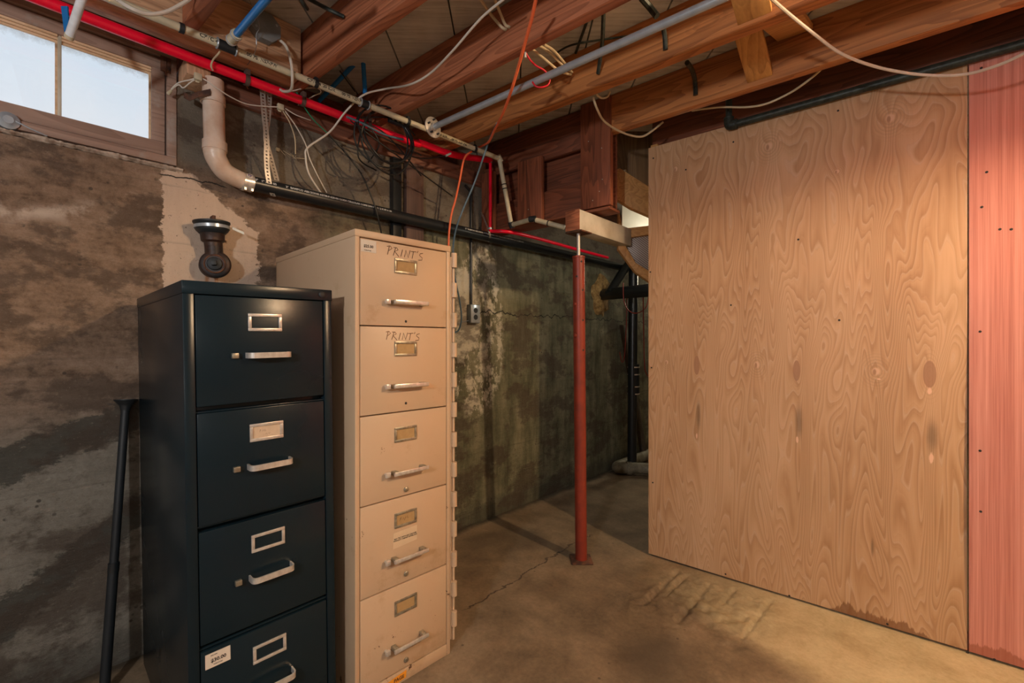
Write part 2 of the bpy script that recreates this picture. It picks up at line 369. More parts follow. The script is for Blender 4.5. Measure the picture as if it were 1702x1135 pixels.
def fl(px, py):
    p = q(px, py, 'z', 0.0); return p.x, p.y
DARK_PATCHES = [(*fl(865, 890), .22, .10), (*fl(800, 900), .10, .14), (*fl(1100, 1110), .12, .20), (*fl(1080, 1085), .10, .12), (*fl(1180, 1000), .22, .16), (*fl(950, 915), .10, .08), (*fl(1000, 760), .5, .9)]
CRACK = (fl(765, 1015), fl(985, 885))
PLY_A0, PLY_D = -0.978, 2.362
def pl(px, py):
    a, D = aD(q(px, py, 'D', PLY_D)); return a - PLY_A0, q(px, py, 'D', PLY_D).z
PLUGS = [(*pl(1158, 607), .014, .048), (*pl(1324, 616), .014, .046), (*pl(1545, 622), .019, .052)]
SMEARS = [(*pl(1161, 690), .009, .06), (*pl(1328, 700), .012, .06), (*pl(1549, 725), .014, .05), (*pl(1450, 910), .004, .03)]
KNOTS = [(*pl(1123, 281), .007, .009), (*pl(1278, 243), .010, .012), (*pl(1480, 196), .010, .012), (*pl(1108, 602), .006, .008), (*pl(1258, 606), .008, .011), (*pl(1456, 617), .009, .011), (*pl(1391, 285), .006, .006)]
CHIPS = [(*pl(1158, 725), .004, .014), (*pl(1325, 731), .004, .014), (*pl(1548, 762), .006, .02), (*pl(1545, 650), .006, .012), (*pl(1461, 630), .006, .003)]

M = {
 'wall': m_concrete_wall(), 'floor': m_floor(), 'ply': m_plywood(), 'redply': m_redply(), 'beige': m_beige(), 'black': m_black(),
 'glass': m_glass(), 'subfloor': m_subfloor(),
 'joist': wood('reddish_fir_joist', (0.56, 0.205, 0.10), (0.17, 0.047, 0.021)),
 'joist_or': wood('orange_fir_joist', (0.64, 0.265, 0.085), (0.20, 0.062, 0.02)),
 'fresh': wood('honey_pine', (0.66, 0.36, 0.13), (0.36, 0.16, 0.045)),
 'brace': wood('honey_pine_block', (0.70, 0.38, 0.12), (0.34, 0.15, 0.035), ring=7, axis='y'),
 'darkwood': wood('dark_stained_boards', (0.27, 0.085, 0.040), (0.065, 0.020, 0.010)),
 'darkwood_y': wood('dark_stained_plate', (0.24, 0.085, 0.045), (0.06, 0.020, 0.012), axis='y'),
 'darkwood_z': wood('dark_stained_uprights', (0.33, 0.10, 0.045), (0.09, 0.027, 0.013), axis='z'),
 'blockwood': wood('pale_end_block', (0.70, 0.42, 0.25), (0.32, 0.17, 0.09), axis='z'),
 'header': wood('brown_header_board', (0.66, 0.42, 0.25), (0.28, 0.15, 0.085), ring=14, axis='y'),
 'sashwood': wood('weathered_window_wood', (0.40, 0.27, 0.21), (0.20, 0.125, 0.095), wear=(0.36, 0.30, 0.26), axis='y'),
 'stop': wood('pale_glazing_strip', (0.80, 0.58, 0.38), (0.55, 0.36, 0.2), axis='y'),
 'postwood': wood('purple_brown_post', (0.13, 0.075, 0.06), (0.05, 0.028, 0.023), axis='z'),
 'cream': plain('cream_plastic_pipe', (0.62, 0.56, 0.40), 0.38),
 'pvc': plain('stained_white_pvc', (0.74, 0.64, 0.55), 0.35, dark=(0.58, 0.40, 0.29), sc=9),
 'pvcdirty': plain('grimy_pvc', (0.30, 0.28, 0.21), 0.5, dark=(0.14, 0.12, 0.08)),
 'abs': plain('black_drain_plastic', (0.014, 0.018, 0.021), 0.33),
 'absprint': plain('pale_pipe_print', (0.62, 0.64, 0.64), 0.6),
 'print': plain('dark_pipe_print', (0.05, 0.045, 0.04), 0.6),
 'red': plain('red_plastic_pipe', (0.90, 0.003, 0.035), 0.30, var=.05),
 'blue': plain('blue_plastic_pipe', (0.015, 0.19, 0.55), 0.18, var=.05),
 'steel': plain('galvanised_steel', (0.50, 0.56, 0.62), 0.26, 0.45, dark=(0.42, 0.48, 0.54), sc=25),
 'strap': plain('perforated_galvanised_strap', (0.62, 0.58, 0.52), 0.45, 0.6, sc=40),
 'chrome': plain('satin_chrome', (0.82, 0.79, 0.74), 0.30, 0.6, dark=(0.62, 0.58, 0.53), sc=60),
 'nickel': plain('dull_nickel', (0.50, 0.47, 0.38), 0.38, 0.75, dark=(0.28, 0.25, 0.19), sc=60),
 'iron': plain('rusty_cast_iron', (0.015, 0.016, 0.019), 0.5, 0.2, dark=(0.045, 0.020, 0.013), sc=16, bump=.4),
 'rust': plain('brown_rust', (0.17, 0.07, 0.035), 0.75, 0.2, dark=(0.05, 0.025, 0.02), sc=30, bump=.5),
 'rubber': plain('black_rubber', (0.012, 0.016, 0.02), 0.55),
 'gas': plain('dark_green_black_pipe', (0.045, 0.058, 0.05), 0.48, 0.3, dark=(0.015, 0.02, 0.018), sc=50),
 'redpaint': plain('red_oxide_paint', (0.28, 0.038, 0.018), 0.45, dark=(0.20, 0.03, 0.017), sc=14),
 'whitewire': plain('white_cable', (0.68, 0.63, 0.55), 0.45, var=.05),
 'creamwire': plain('cream_cable', (0.60, 0.50, 0.33), 0.45, var=.05),
 'blackwire': plain('black_cable', (0.012, 0.014, 0.015), 0.4),
 'orangewire': plain('orange_cord', (0.95, 0.19, 0.07), 0.42, var=.05),
 'bluewire': plain('blue_grey_cord', (0.10, 0.17, 0.23), 0.4, var=.2),
 'greenwire': plain('green_wire', (0.02, 0.26, 0.13), 0.4),
 'redwire': plain('dark_red_wire', (0.25, 0.03, 0.02), 0.5),
 'copper': plain('bare_copper', (0.85, 0.34, 0.14), 0.3, 0.9),
 'box': plain('grey_metal_box', (0.20, 0.225, 0.235), 0.42, 0.15),
 'card': plain('tan_card', (0.44, 0.28, 0.12), 0.8, var=.06, sc=60),
 'cardlight': plain('cream_card', (0.66, 0.50, 0.34), 0.8, var=.05, sc=60),
 'paper': plain('white_sticker', (0.70, 0.62, 0.52), 0.6, var=.03),
 'notice': plain('yellowed_notice', (0.66, 0.51, 0.34), 0.6, var=.04),
 'orangepaper': plain('orange_sticker', (0.85, 0.33, 0.02), 0.6, var=.05),
 'ink': plain('black_ink', (0.03, 0.026, 0.024), 0.7),
 'pencil': plain('brown_marker', (0.10, 0.045, 0.022), 0.7),
 'darkgap': plain('dark_recess', (0.012, 0.010, 0.009), 0.8),
 'whitepaint': plain('grubby_white_paint', (0.66, 0.62, 0.52), 0.55, dark=(0.46, 0.42, 0.32), sc=7),
 'drywall': plain('white_drywall', (0.80, 0.78, 0.68), 0.8, var=.03),
 'lath': None, 'hatchwood': wood('dark_hatched_board', (0.20, 0.12, 0.05), (0.07, 0.035, 0.015), axis='z'), 'greyplank': plain('grey_brown_plank', (0.13, 0.105, 0.08), 0.8), 'foam': plain('yellowed_foam', (0.55, 0.36, 0.14), 0.85, dark=(0.22, 0.12, 0.04), sc=30, bump=.6),
 'rearwall': plain('painted_rear_wall', (0.30, 0.25, 0.20), 0.9),
 'redplast': plain('red_coated_hook', (0.62, 0.01, 0.025), 0.4, var=.05),
}
def m_lath():
    n = NT('ribbed_metal_lath'); x, y, z = n.sep()
    g = n.math('FRACT', n.mul(n.add(x, n.mul(z, 1.0)), 75.0))
    c = n.mix(n.smooth(g, 0.25, 0.6), (0.16, 0.12, 0.10), (0.42, 0.36, 0.33))
    n.bump(g, .5, .003)
    return n.set(color=c, rough=0.5, metal=0.4)
M['lath'] = m_lath()
# ------------------------------------------------------------------ mesh helpers
class MB:
    def __init__(s): s.v = []; s.f = []
    def box(s, x0, x1, y0, y1, z0, z1):
        b = len(s.v)
        for x in (x0, x1):
            for y in (y0, y1):
                for z in (z0, z1): s.v.append(Vector((x, y, z)))
        for f in ((0, 1, 3, 2), (4, 6, 7, 5), (0, 4, 5, 1), (2, 3, 7, 6), (0, 2, 6, 4), (1, 5, 7, 3)): s.f.append(tuple(b + i for i in f))
        return s
    def prism(s, pts, vec):                      # planar polygon extruded by vec
        b = len(s.v); n = len(pts); vec = Vector(vec)
        s.v += [Vector(p) for p in pts] + [Vector(p) + vec for p in pts]
        s.f.append(tuple(range(b, b + n))[::-1]); s.f.append(tuple(range(b + n, b + 2 * n)))
        for i in range(n): j = (i + 1) % n; s.f.append((b + i, b + j, b + n + j, b + n + i))
        return s
    def tube(s, pts, r, seg=12, cap=True, flat=1.0):
        pts = [Vector(p) for p in pts]; n = len(pts)
        rs = r if isinstance(r, (list, tuple)) else [r] * n
        t = []
        for i in range(n):
            d = pts[min(i + 1, n - 1)] - pts[max(i - 1, 0)]
            t.append(d.normalized() if d.length > 1e-9 else (t[-1] if t else Vector((0, 0, 1))))
        u = t[0].orthogonal().normalized(); b = len(s.v)
        if abs(t[0].z) < .9: u = t[0].cross(Vector((0, 0, 1))).normalized()
        for i in range(n):
            u = (u - t[i] * u.dot(t[i])).normalized(); w = t[i].cross(u)
            for k in range(seg):
                a = 2 * PI * k / seg; s.v.append(pts[i] + (u * math.cos(a) + w * math.sin(a) * flat) * rs[i])
        for i in range(n - 1):
            for k in range(seg):
                k2 = (k + 1) % seg; s.f.append((b + i * seg + k, b + i * seg + k2, b + (i + 1) * seg + k2, b + (i + 1) * seg + k))
        if cap:
            s.f.append(tuple(b + k for k in range(seg))[::-1]); s.f.append(tuple(b + (n - 1) * seg + k for k in range(seg)))
        return s
    def cyl(s, p0, p1, r, seg=20): return s.tube([p0, p1], r, seg)
    def lathe(s, base, axis, prof, seg=28):      # prof: (distance along axis, radius)
        a = Vector(axis).normalized(); base = Vector(base)
        return s.tube2([base + a * h for h, _ in prof], [r for _, r in prof], a, seg)
    def tube2(s, pts, rs, a, seg):
        u = a.orthogonal().normalized(); w = a.cross(u); b = len(s.v); n = len(pts)
        for p, r in zip(pts, rs):
            for k in range(seg):
                g = 2 * PI * k / seg; s.v.append(p + (u * math.cos(g) + w * math.sin(g)) * max(r, 1e-5))
        for i in range(n - 1):
            for k in range(seg):
                k2 = (k + 1) % seg; s.f.append((b + i * seg + k, b + i * seg + k2, b + (i + 1) * seg + k2, b + (i + 1) * seg + k))
        s.f.append(tuple(b + k for k in range(seg))[::-1]); s.f.append(tuple(b + (n - 1) * seg + k for k in range(seg)))
        return s
    def torus(s, c, axis, R, r, seg=28, rs=8):
        a = Vector(axis).normalized(); u = a.orthogonal().normalized(); w = a.cross(u); b = len(s.v); c = Vector(c)
        for i in range(seg):
            g = 2 * PI * i / seg; d = u * math.cos(g) + w * math.sin(g)
            for k in range(rs):
                h = 2 * PI * k / rs; s.v.append(c + d * (R + r * math.cos(h)) + a * r * math.sin(h))
        for i in range(seg):
            for k in range(rs):
                i2 = (i + 1) % seg; k2 = (k + 1) % rs
                s.f.append((b + i * rs + k, b + i2 * rs + k, b + i2 * rs + k2, b + i * rs + k2))
        return s
    def ring(s, c, axis, R, h, th, seg=28):       # band round a pipe
        a = Vector(axis).normalized(); u = a.orthogonal().normalized(); w = a.cross(u); b = len(s.v); c = Vector(c)
        for i in range(seg):
            g = 2 * PI * i / seg; d = u * math.cos(g) + w * math.sin(g)
            for (rr, hh) in ((R, -h / 2), (R + th, -h / 2), (R + th, h / 2), (R, h / 2)): s.v.append(c + d * rr + a * hh)
        for i in range(seg):
            i2 = (i + 1) % seg
            for k in range(4):
                k2 = (k + 1) % 4; s.f.append((b + i * 4 + k, b + i2 * 4 + k, b + i2 * 4 + k2, b + i * 4 + k2))
        return s
    def build(s, name, mat, parent=None, bevel=0.0, smooth=None, recentre=True, loc=None, rotz=0.0, seg=2):
        me = bpy.data.meshes.new(name)
        off = Vector((0, 0, 0))
        if parent is None and recentre and loc is None:
            xs = [v.x for v in s.v]; ys = [v.y for v in s.v]; zs = [v.z for v in s.v]
            off = Vector(((min(xs) + max(xs)) / 2, (min(ys) + max(ys)) / 2, min(zs)))
        me.from_pydata([tuple(v - off) for v in s.v], [], s.f)
        bm = bmesh.new(); bm.from_mesh(me); bmesh.ops.recalc_face_normals(bm, faces=bm.faces)
        if bevel:
            es = [e for e in bm.edges if len(e.link_faces) == 2 and e.calc_face_angle(0) > 0.6]
            bmesh.ops.bevel(bm, geom=es, offset=bevel, segments=seg, affect='EDGES', profile=0.5)
        bm.to_mesh(me); bm.free()
        me.materials.append(M[mat] if isinstance(mat, str) else mat)
        o = bpy.data.objects.new(name, me); C.objects.link(o)
        if parent is not None: o.parent = parent
        else:
            R = Matrix.Rotation(rotz, 4, 'Z')
            o.rotation_euler = (0, 0, rotz)
            if loc is not None: o.location = Vector(loc)
            else: o.location = (R @ off) + (Vector(s.base) if hasattr(s, 'base') else Vector((0, 0, 0)))
        if smooth is None: smooth = bool(bevel) or len(s.f) > 24
        if smooth:
            me.shade_smooth() if hasattr(me, 'shade_smooth') else None
            try: me.set_sharp_from_angle(angle=math.radians(38))
            except Exception: pass
        return o
def JB():                                        # builder in the joist frame (a, D, z)
    m = MB(); m.base = (CAM.x, 0, 0); return m
def jbuild(m, name, mat, **k): return m.build(name, mat, rotz=JROT, **k)
def tag(o, label, cat, group=None, kind=None):
    o['label'] = label; o['category'] = cat
    if group: o['group'] = group
    if kind: o['kind'] = kind
    return o
def struct(o, label=None, cat=None):
    o['kind'] = 'structure'
    if label: o['label'] = label
    if cat: o['category'] = cat
    return o
def thing(name, label, cat, loc=(0, 0, 0), rotz=0.0, group=None):
    o = bpy.data.objects.new(name, None); C.objects.link(o); o.location = loc; o.rotation_euler = (0, 0, rotz)
    o.empty_display_size = .05
    return tag(o, label, cat, group)
def smoothpts(pts, n=8):
    P = [Vector(p) for p in pts]
    if len(P) < 3: return P
    out = []
    for i in range(len(P) - 1):
        p0 = P[max(i - 1, 0)]; p1 = P[i]; p2 = P[i + 1]; p3 = P[min(i + 2, len(P) - 1)]
        for k in range(n):
            t = k / n
            out.append(0.5 * ((2 * p1) + (p2 - p0) * t + (2 * p0 - 5 * p1 + 4 * p2 - p3) * t * t + (3 * p1 - p0 - 3 * p2 + p3) * t ** 3))
    return out + [P[-1]]
def fillet(pts, r, n=6):                         # straight runs joined by round bends
    P = [Vector(p) for p in pts]; out = [P[0]]
    for i in range(1, len(P) - 1):
        a = (P[i - 1] - P[i]); b = (P[i + 1] - P[i]); d = min(r, a.length * .45, b.length * .45)
        s = P[i] + a.normalized() * d; e = P[i] + b.normalized() * d
        for k in range(n + 1):
            t = k / n; out.append(s * (1 - t) ** 2 + P[i] * 2 * t * (1 - t) + e * t * t)
    return out + [P[-1]]
def cable(name, label, cat, pts, r, mat, group=None, parent=None, seg=8, n=8, flat=1.0):
    P = smoothpts([q(*p) if len(p) == 4 else Vector(p) for p in pts], n)
    o = MB().tube(P, r, seg, flat=flat).build(name, mat, parent=parent, smooth=True)
    if parent is None: tag(o, label, cat, group)
    return o
def text_mesh(body, size, align='LEFT'):
    cu = bpy.data.curves.new('t', 'FONT'); cu.body = body; cu.size = size; cu.align_x = align; cu.align_y = 'CENTER'; cu.resolution_u = 2; cu.offset = size * .035
    o = bpy.data.objects.new('t', cu); C.objects.link(o); dg = bpy.context.evaluated_depsgraph_get()
    me = bpy.data.meshes.new_from_object(o.evaluated_get(dg)); bpy.data.objects.remove(o)
    return me
def flat_text(name, body, size, mat, parent, origin, ux=(1, 0, 0), uy=(0, 0, 1), align='CENTER', bold=0):
    me = text_mesh(body, size, align); O = Vector(origin); ux = Vector(ux); uy = Vector(uy)
    for v in me.vertices: v.co = O + ux * v.co.x + uy * v.co.y
    me.materials.clear(); me.materials.append(M[mat]); o = bpy.data.objects.new(name, me); C.objects.link(o); o.parent = parent
    return o
def wrap_text(name, body, size, mat, parent, p0, p1, r, phi0, start):
    """lettering wrapped round a straight pipe from p0 to p1; phi0: angle from up"""
    me = text_mesh(body, size, 'LEFT'); p0 = Vector(p0); p1 = Vector(p1); t = (p1 - p0).normalized()
    side = t.cross(Vector((0, 0, 1))).normalized(); up = side.cross(t)
    for v in me.vertices:
        a = phi0 - v.co.y / r
        v.co = p0 + t * (start + v.co.x) + (up * math.cos(a) + side * math.sin(a)) * (r + 0.0004)
    me.materials.clear(); me.materials.append(M[mat]); o = bpy.data.objects.new(name, me); C.objects.link(o); o.parent = parent
    return o
# ================================================================== SETTING
def build_floor():
    ax, ay = [], []
    c = [q(px, py, 'z', 0) for px, py in ((1030, 935), (1320, 1000), (1290, 1090), (1040, 1040))]
    x0, x1 = min(p.x for p in c), max(p.x for p in c); y0, y1 = min(p.y for p in c), max(p.y for p in c)
    def axis(lo, hi, a, b, fine=0.009, coarse=0.3):
        out = [lo]
        while out[-1] < a - coarse: out.append(out[-1] + coarse)
        t = a
        while t < b: out.append(t); t += fine
        out.append(b)
        while out[-1] < hi - coarse: out.append(out[-1] + coarse)
        out.append(hi); return out
    X = axis(-0.2, 5.0, x0, x1); Y = axis(-3.0, 7.2, y0, y1)
    grooves = [((1128, 948), (1070, 1003), .010), ((1142, 955), (1104, 992), .007), ((1178, 972), (1126, 1034), .012), ((1222, 978), (1200, 1004), .007), ((1286, 990), (1246, 1044), .008), ((1246, 1044), (1230, 1064), .005)]
    G = [(Vector(fl(*a)), Vector(fl(*b)), w) for a, b, w in grooves]
    cir = [(Vector(fl(1172, 1018)), .058)]
    from mathutils import noise
    def h(x, y):
        p = Vector((x, y)); e = min(x - x0, x1 - x, y - y0, y1 - y)
        if e <= 0.03: return 0.0
        k = min(1, (e - .03) / .08); z = 0.0; near = 0.0
        for a, b, w in G:
            t = max(0, min(1, (p - a).dot(b - a) / (b - a).length_squared)); d = (p - a - (b - a) * t).length
            d += 0.006 * noise.noise(Vector((x * 40, y * 40, 1)))
            z -= 0.012 * math.exp(-(d / w) ** 2); z += 0.002 * math.exp(-((d - w * 2.1) / (w * .8)) ** 2); near = max(near, math.exp(-(d / .09) ** 2))
        for c0, R in cir:
            d = (p - c0).length - R; z += 0.005 * math.exp(-(d / .006) ** 2) + 0.005 / (1 + math.exp(d / .003)); near = max(near, math.exp(-(max(d, 0) / .08) ** 2))
        z += near * 0.011 * (noise.noise(Vector((x * 22, y * 22, 0))) + .6 * noise.noise(Vector((x * 60, y * 60, 3))))
        return z * k
    V = [(x, y, h(x, y)) for x in X for y in Y]; n = len(Y)
    Fc = [(i * n + j, (i + 1) * n + j, (i + 1) * n + j + 1, i * n + j + 1) for i in range(len(X) - 1) for j in range(n - 1)]
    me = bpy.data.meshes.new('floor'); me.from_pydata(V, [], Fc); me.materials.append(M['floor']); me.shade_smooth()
    o = bpy.data.objects.new('floor', me); C.objects.link(o); struct(o, 'worn brown concrete basement floor', 'floor')
build_floor()
WY0, WY1, WZ0, WZ1 = -0.52, 0.392, 1.822, 2.25     # window rough opening
def wall_left():
    m = MB()
    m.box(-.22, 0, -3.0, 7.2, -.02, 1.80)
    # ragged ledge under the window and solid wall either side
    m.box(-.22, 0, -3.0, WY0, 1.80, 2.13); m.box(-.22, 0, WY1, 7.2, 1.80, 2.13)
    o = m.build('wall_left', 'wall', recentre=False, loc=(0, 0, 0), smooth=False)
    struct(o, 'stained board-formed concrete basement wall', 'wall')
wall_left()
def ledge():                                     # ragged mortar lip along the window sill
    from mathutils import noise
    m = MB(); n = 260; y0, y1 = WY0 - .3, WY1 + .02
    for i in range(n + 1):
        y = y0 + (y1 - y0) * i / n
        a = noise.noise(Vector((y * 16, 0, 0))); b = noise.noise(Vector((y * 45, 3, 0))); c = noise.noise(Vector((y * 110, 7, 0)))
        zt = WZ0 - .004 + .004 * a + .002 * c; h = .016 + .008 * a + .006 * b + .003 * c; xo = .010 + .006 * b + .003 * c
        for p in ((-.21, zt), (.0, zt), (xo, zt - .003), (xo * .8, zt - h * .55), (-.002, zt - h), (-.21, zt - .03)): m.v.append(Vector((p[0], y, p[1])))
    for i in range(n):
        for k in range(6): k2 = (k + 1) % 6; m.f.append((i * 6 + k, i * 6 + k2, (i + 1) * 6 + k2, (i + 1) * 6 + k))
    struct(m.build('trim_2', plain('pale_broken_mortar', (.52, .42, .34), .9, dark=(.24, .17, .12), sc=40, bump=.5), recentre=False, loc=(0, 0, 0), smooth=False))
ledge()
o = MB().box(5.0, 5.15, -3.0, 7.2, 0, 2.43).build('wall_right', 'rearwall', recentre=False, loc=(0, 0, 0)); struct(o)
o = MB().box(-.22, 5.15, -3.15, -3.0, 0, 2.43).build('wall_near', 'rearwall', recentre=False, loc=(0, 0, 0)); struct(o)
o = MB().box(-.22, 5.15, 7.2, 7.35, 0, 2.43).build('wall_far', 'rearwall', recentre=False, loc=(0, 0, 0)); struct(o)
CEIL = 2.406
def ceiling():
    m = MB(); m.box(-.25, 5.2, -3.2, 7.4, CEIL + .03, CEIL + .06)
    # diagonal boards as shallow planks with open joints; they run along the camera's forward axis
    f = Vector((-0.684, 0.7295, 0)); s = Vector((0.7295, 0.684, 0)); c0 = Vector((CAM.x, 0, 0)) + s * (-0.235)
    w = 0.275
    def clip(poly, nrm, d):
        out = []
        for i in range(len(poly)):
            a, b = poly[i], poly[(i + 1) % len(poly)]; da, db = a.dot(nrm) - d, b.dot(nrm) - d
            if da >= 0: out.append(a)
            if (da >= 0) != (db >= 0): out.append(a + (b - a) * (da / (da - db)))
        return out
    for i in range(-40, 40):
        a = c0 + s * (i * w + .0035); b = c0 + s * ((i + 1) * w - .0035)
        poly = [a - f * 9, b - f * 9, b + f * 9, a + f * 9]
        for nr, d in (((1, 0, 0), -.22), ((-1, 0, 0), -5.0), ((0, 1, 0), -3.0), ((0, -1, 0), -7.2)):
            poly = clip(poly, Vector(nr), d)
            if len(poly) < 3: break
        if len(poly) < 3: continue
        m.prism([Vector((p.x, p.y, CEIL)) for p in poly], (0, 0, .03))
    o = m.build('ceiling', 'subfloor', recentre=False, loc=(0, 0, 0), smooth=False); struct(o, 'diagonal grey subfloor boards overhead', 'ceiling')
ceiling()
# rim joist and sill plate on the wall
m = MB(); m.box(-.22, -.17, -3.0, WY0 - .02, 2.13, CEIL); m.box(-.22, -.17, WY1 + .02, 7.2, 2.13, CEIL); m.box(-.12, -.06, WY0, WY1, WZ1 + .001, CEIL)
o = m.build('trim_1', 'darkwood', recentre=False, loc=(0, 0, 0)); struct(o)
for a, b in ((-3.0, WY0 - .0), (q(350, 95, 'X', .12).y + .004, 7.2)):
    m = MB().box(-.165, .022, a, b, 2.131, 2.214)
    o = m.build('sill_plate', 'darkwood_y', bevel=.003)
    tag(o, 'dark wooden sill plate lying on top of the concrete wall beyond the window' if b > 3 else 'dark sill plate on the wall before the window, mostly out of view', 'sill plate', kind='thing')
# ---- window
def window():
    r = struct(thing('window_1', 'shallow basement window with weathered wooden frame and sky behind', 'window'))
    y0, y1, z0, z1 = WY0, WY1, WZ0, WZ1; x0, x1 = -.10, .006
    f = MB(); t = .030
    f.box(x0, x1, y0, y1, z0, z0 + t); f.box(x0, x1, y0, y1, z1 - t, z1); f.box(x0, x1, y0, y0 + t, z0 + t, z1 - t); f.box(x0, x1, y1 - t, y1, z0 + t, z1 - t)
    f.build('window_frame', 'sashwood', r, bevel=.002)
    g = .004; a0, a1, b0, b1 = y0 + t + g, y1 - t - g, z0 + t + g, z1 - t - g; s = .040; sx0, sx1 = -.06, -.006
    f = MB(); f.box(sx0, sx1, a0, a1, b0, b0 + .048); f.box(sx0, sx1, a0, a1, b1 - s, b1); f.box(sx0, sx1, a0, a0 + s, b0 + .048, b1 - s); f.box(sx0, sx1, a1 - s, a1, b0 + .048, b1 - s)
    f.build('sash', 'sashwood', r, bevel=.002)
    iy0, iy1, iz0, iz1 = a0 + s, a1 - s, b0 + .048, b1 - s
    mw = .010; ys = [iy0]
    my = q(99, 100, 'X', -.02).y
    step = (iy1 - my - mw / 2)
    mull = [my, my - step - mw]
    for k in mull:
        MB().box(-.045, -.018, k - mw / 2, k + mw / 2, iz0, iz1).build('mullion', 'whitepaint', r, bevel=.002)
    edges = [iy0] + sum([[k - mw / 2, k + mw / 2] for k in sorted(mull)], []) + [iy1]
    for i in range(0, 6, 2):
        MB().box(-.034, -.031, edges[i], edges[i + 1], iz0, iz1).build('pane', 'glass', r)
        st = MB()
        for k in range(3):
            d = .008 * k; st.box(-.031, -.014 - .006 * k, edges[i], edges[i + 1], iz1 - .0072 - d, iz1 - d)
        st.box(-.030, -.02, edges[i + 1] - .006, edges[i + 1], iz0, iz1 - .018)
        st.build('glazing_strip', 'stop', r)
    h = MB().box(.006, .009, y1 - t - .020, y1 - t + .012, z1 - .085, z1 - .028); h.tube([(.010, y1 - t - .004, z1 - .10), (.010, y1 - t - .004, z1 - .03)], .003, 8)
    h.build('hinge', 'rust', r)
    p = q(14, 200, 'X', .012)
    c = MB().lathe((.0, p.y, p.z), (1, 0, 0), [(0, .026), (.012, .026), (.016, .018), (.022, .012)], 24)
    c.tube([(.016, p.y + .01, p.z + .004), (.02, p.y + .045, p.z - .012), (.014, p.y + .085, p.z - .022)], .0025, 8)
    c.build('latch', 'steel', r, smooth=True)
window()
# ================================================================== JOISTS
HB = 2.216                                       # joist underside
Dj = {'A': .53, 'B': .936, 'C': 1.339, 'D': 1.750, 'E': 2.158, 'F': 2.560, 'G': .125, 'H': -.28}
def a_at_X(x, D):                                # joist-frame a where world X = x
    # X = CAM.x + .9976 a - .0688 D  (approximately)
    p0 = J(0, D, 0); p1 = J(1, D, 0); return (x - p0.x) / (p1.x - p0.x)
def joist(k, label, mat, a0=None, a1=2.2, w=.045):
    D = Dj[k]
    a0 = a_at_X(-.16, D) if a0 is None else a0
    m = JB(); m.box(a0, a1, D - w, D, HB, CEIL - .001)
    o = jbuild(m, 'floor_joist', mat, bevel=.003); tag(o, label, 'joist', 'fir joists under the floor above', 'thing'); return o
HX0, HX1 = .143, .268                             # header board range from the wall
joist('B', 'reddish floor joist crossing above the cream pipe, next to the grey junction box', 'joist')
joist('C', 'reddish floor joist between the junction-box joist and the steel pipe, cream cables entering it', 'joist')
joist('D', 'orange-lit floor joist just beyond the hanging steel pipe, black pegs in its side', 'joist_or')
joist('E', 'floor joist ending against the dark board bulkhead, yellow pine block on its near side', 'joist_or', a0=-1.095)
joist('F', 'dark floor joist along the top of the plywood behind the green-black pipe', 'darkwood', a0=-1.02, a1=2.2)
joist('A', 'short stretch of joist running over to the header at the top edge', 'joist', a0=a_at_X(HX1 + .002, Dj['A']))
EY1 = q(350, 95, 'X', .12).y
tag(MB().box(-.16, .125, WY1 + .008, EY1, 2.134, HB - .014).build('wood_block', 'blockwood', bevel=.003), 'pale wooden block beside the window corner under the header timber', 'wood block', kind='thing')
for k in 'GH': joist(k, 'joist over the camera out of view', 'joist', a0=a_at_X(HX1 + .002, Dj[k]), a1=2.2)
# header running over the window up to the second joist
yb = J(a_at_X(HX1, Dj['B']), Dj['B'] - .045, 0).y
m = MB(); m.box(HX0, HX1, -2.2, yb - .012, HB - .006, CEIL - .002)
tag(m.build('header_board', 'header', bevel=.003), 'thick brown header timber running above the window behind the cream pipe', 'header', kind='thing')
# diagonal cross-bridging between joists
def brace(D0, z0, D1, z1, pa, pb, pyy, Dr, lab, mat='brace', th=.020):
    a0 = aD(q(pa, pyy, 'D', Dr))[0]; a1 = aD(q(pb, pyy, 'D', Dr))[0]
    d = Vector((0, D1 - D0, z1 - z0)); u = d.normalized(); nn = Vector((0, -u.z, u.y)) * th
    m = JB(); c = [Vector((a0, D0, z0)), Vector((a0, D1, z1)), Vector((a0, D1, z1)) + Vector((0, 0, th * 1.1)), Vector((a0, D0, z0)) + Vector((0, 0, th * 1.1))]
    m.prism(c, (a1 - a0, 0, 0))
    tag(jbuild(m, 'bridging_brace', mat, bevel=.002), lab, 'wood brace', 'diagonal pine braces between the joists', 'thing')
brace(Dj['C'] + .002, 2.365, Dj['D'] - .047, 2.236, 1226, 1283, 45, 1.703, 'honey pine brace running down to the joist behind the steel pipe, upper of the two')
brace(Dj['D'] + .002, 2.365, Dj['E'] - .047, 2.236, 1242, 1284, 140, 2.111, 'honey pine brace above the plywood, lower of the two, nail heads at its foot')
brace(Dj['D'] + .002, 2.236, Dj['E'] - .047, 2.365, 1262, 1330, 50, 1.76, 'yellow pine brace mostly hidden behind a joist, its rough edge beside the lower brace', 'fresh')
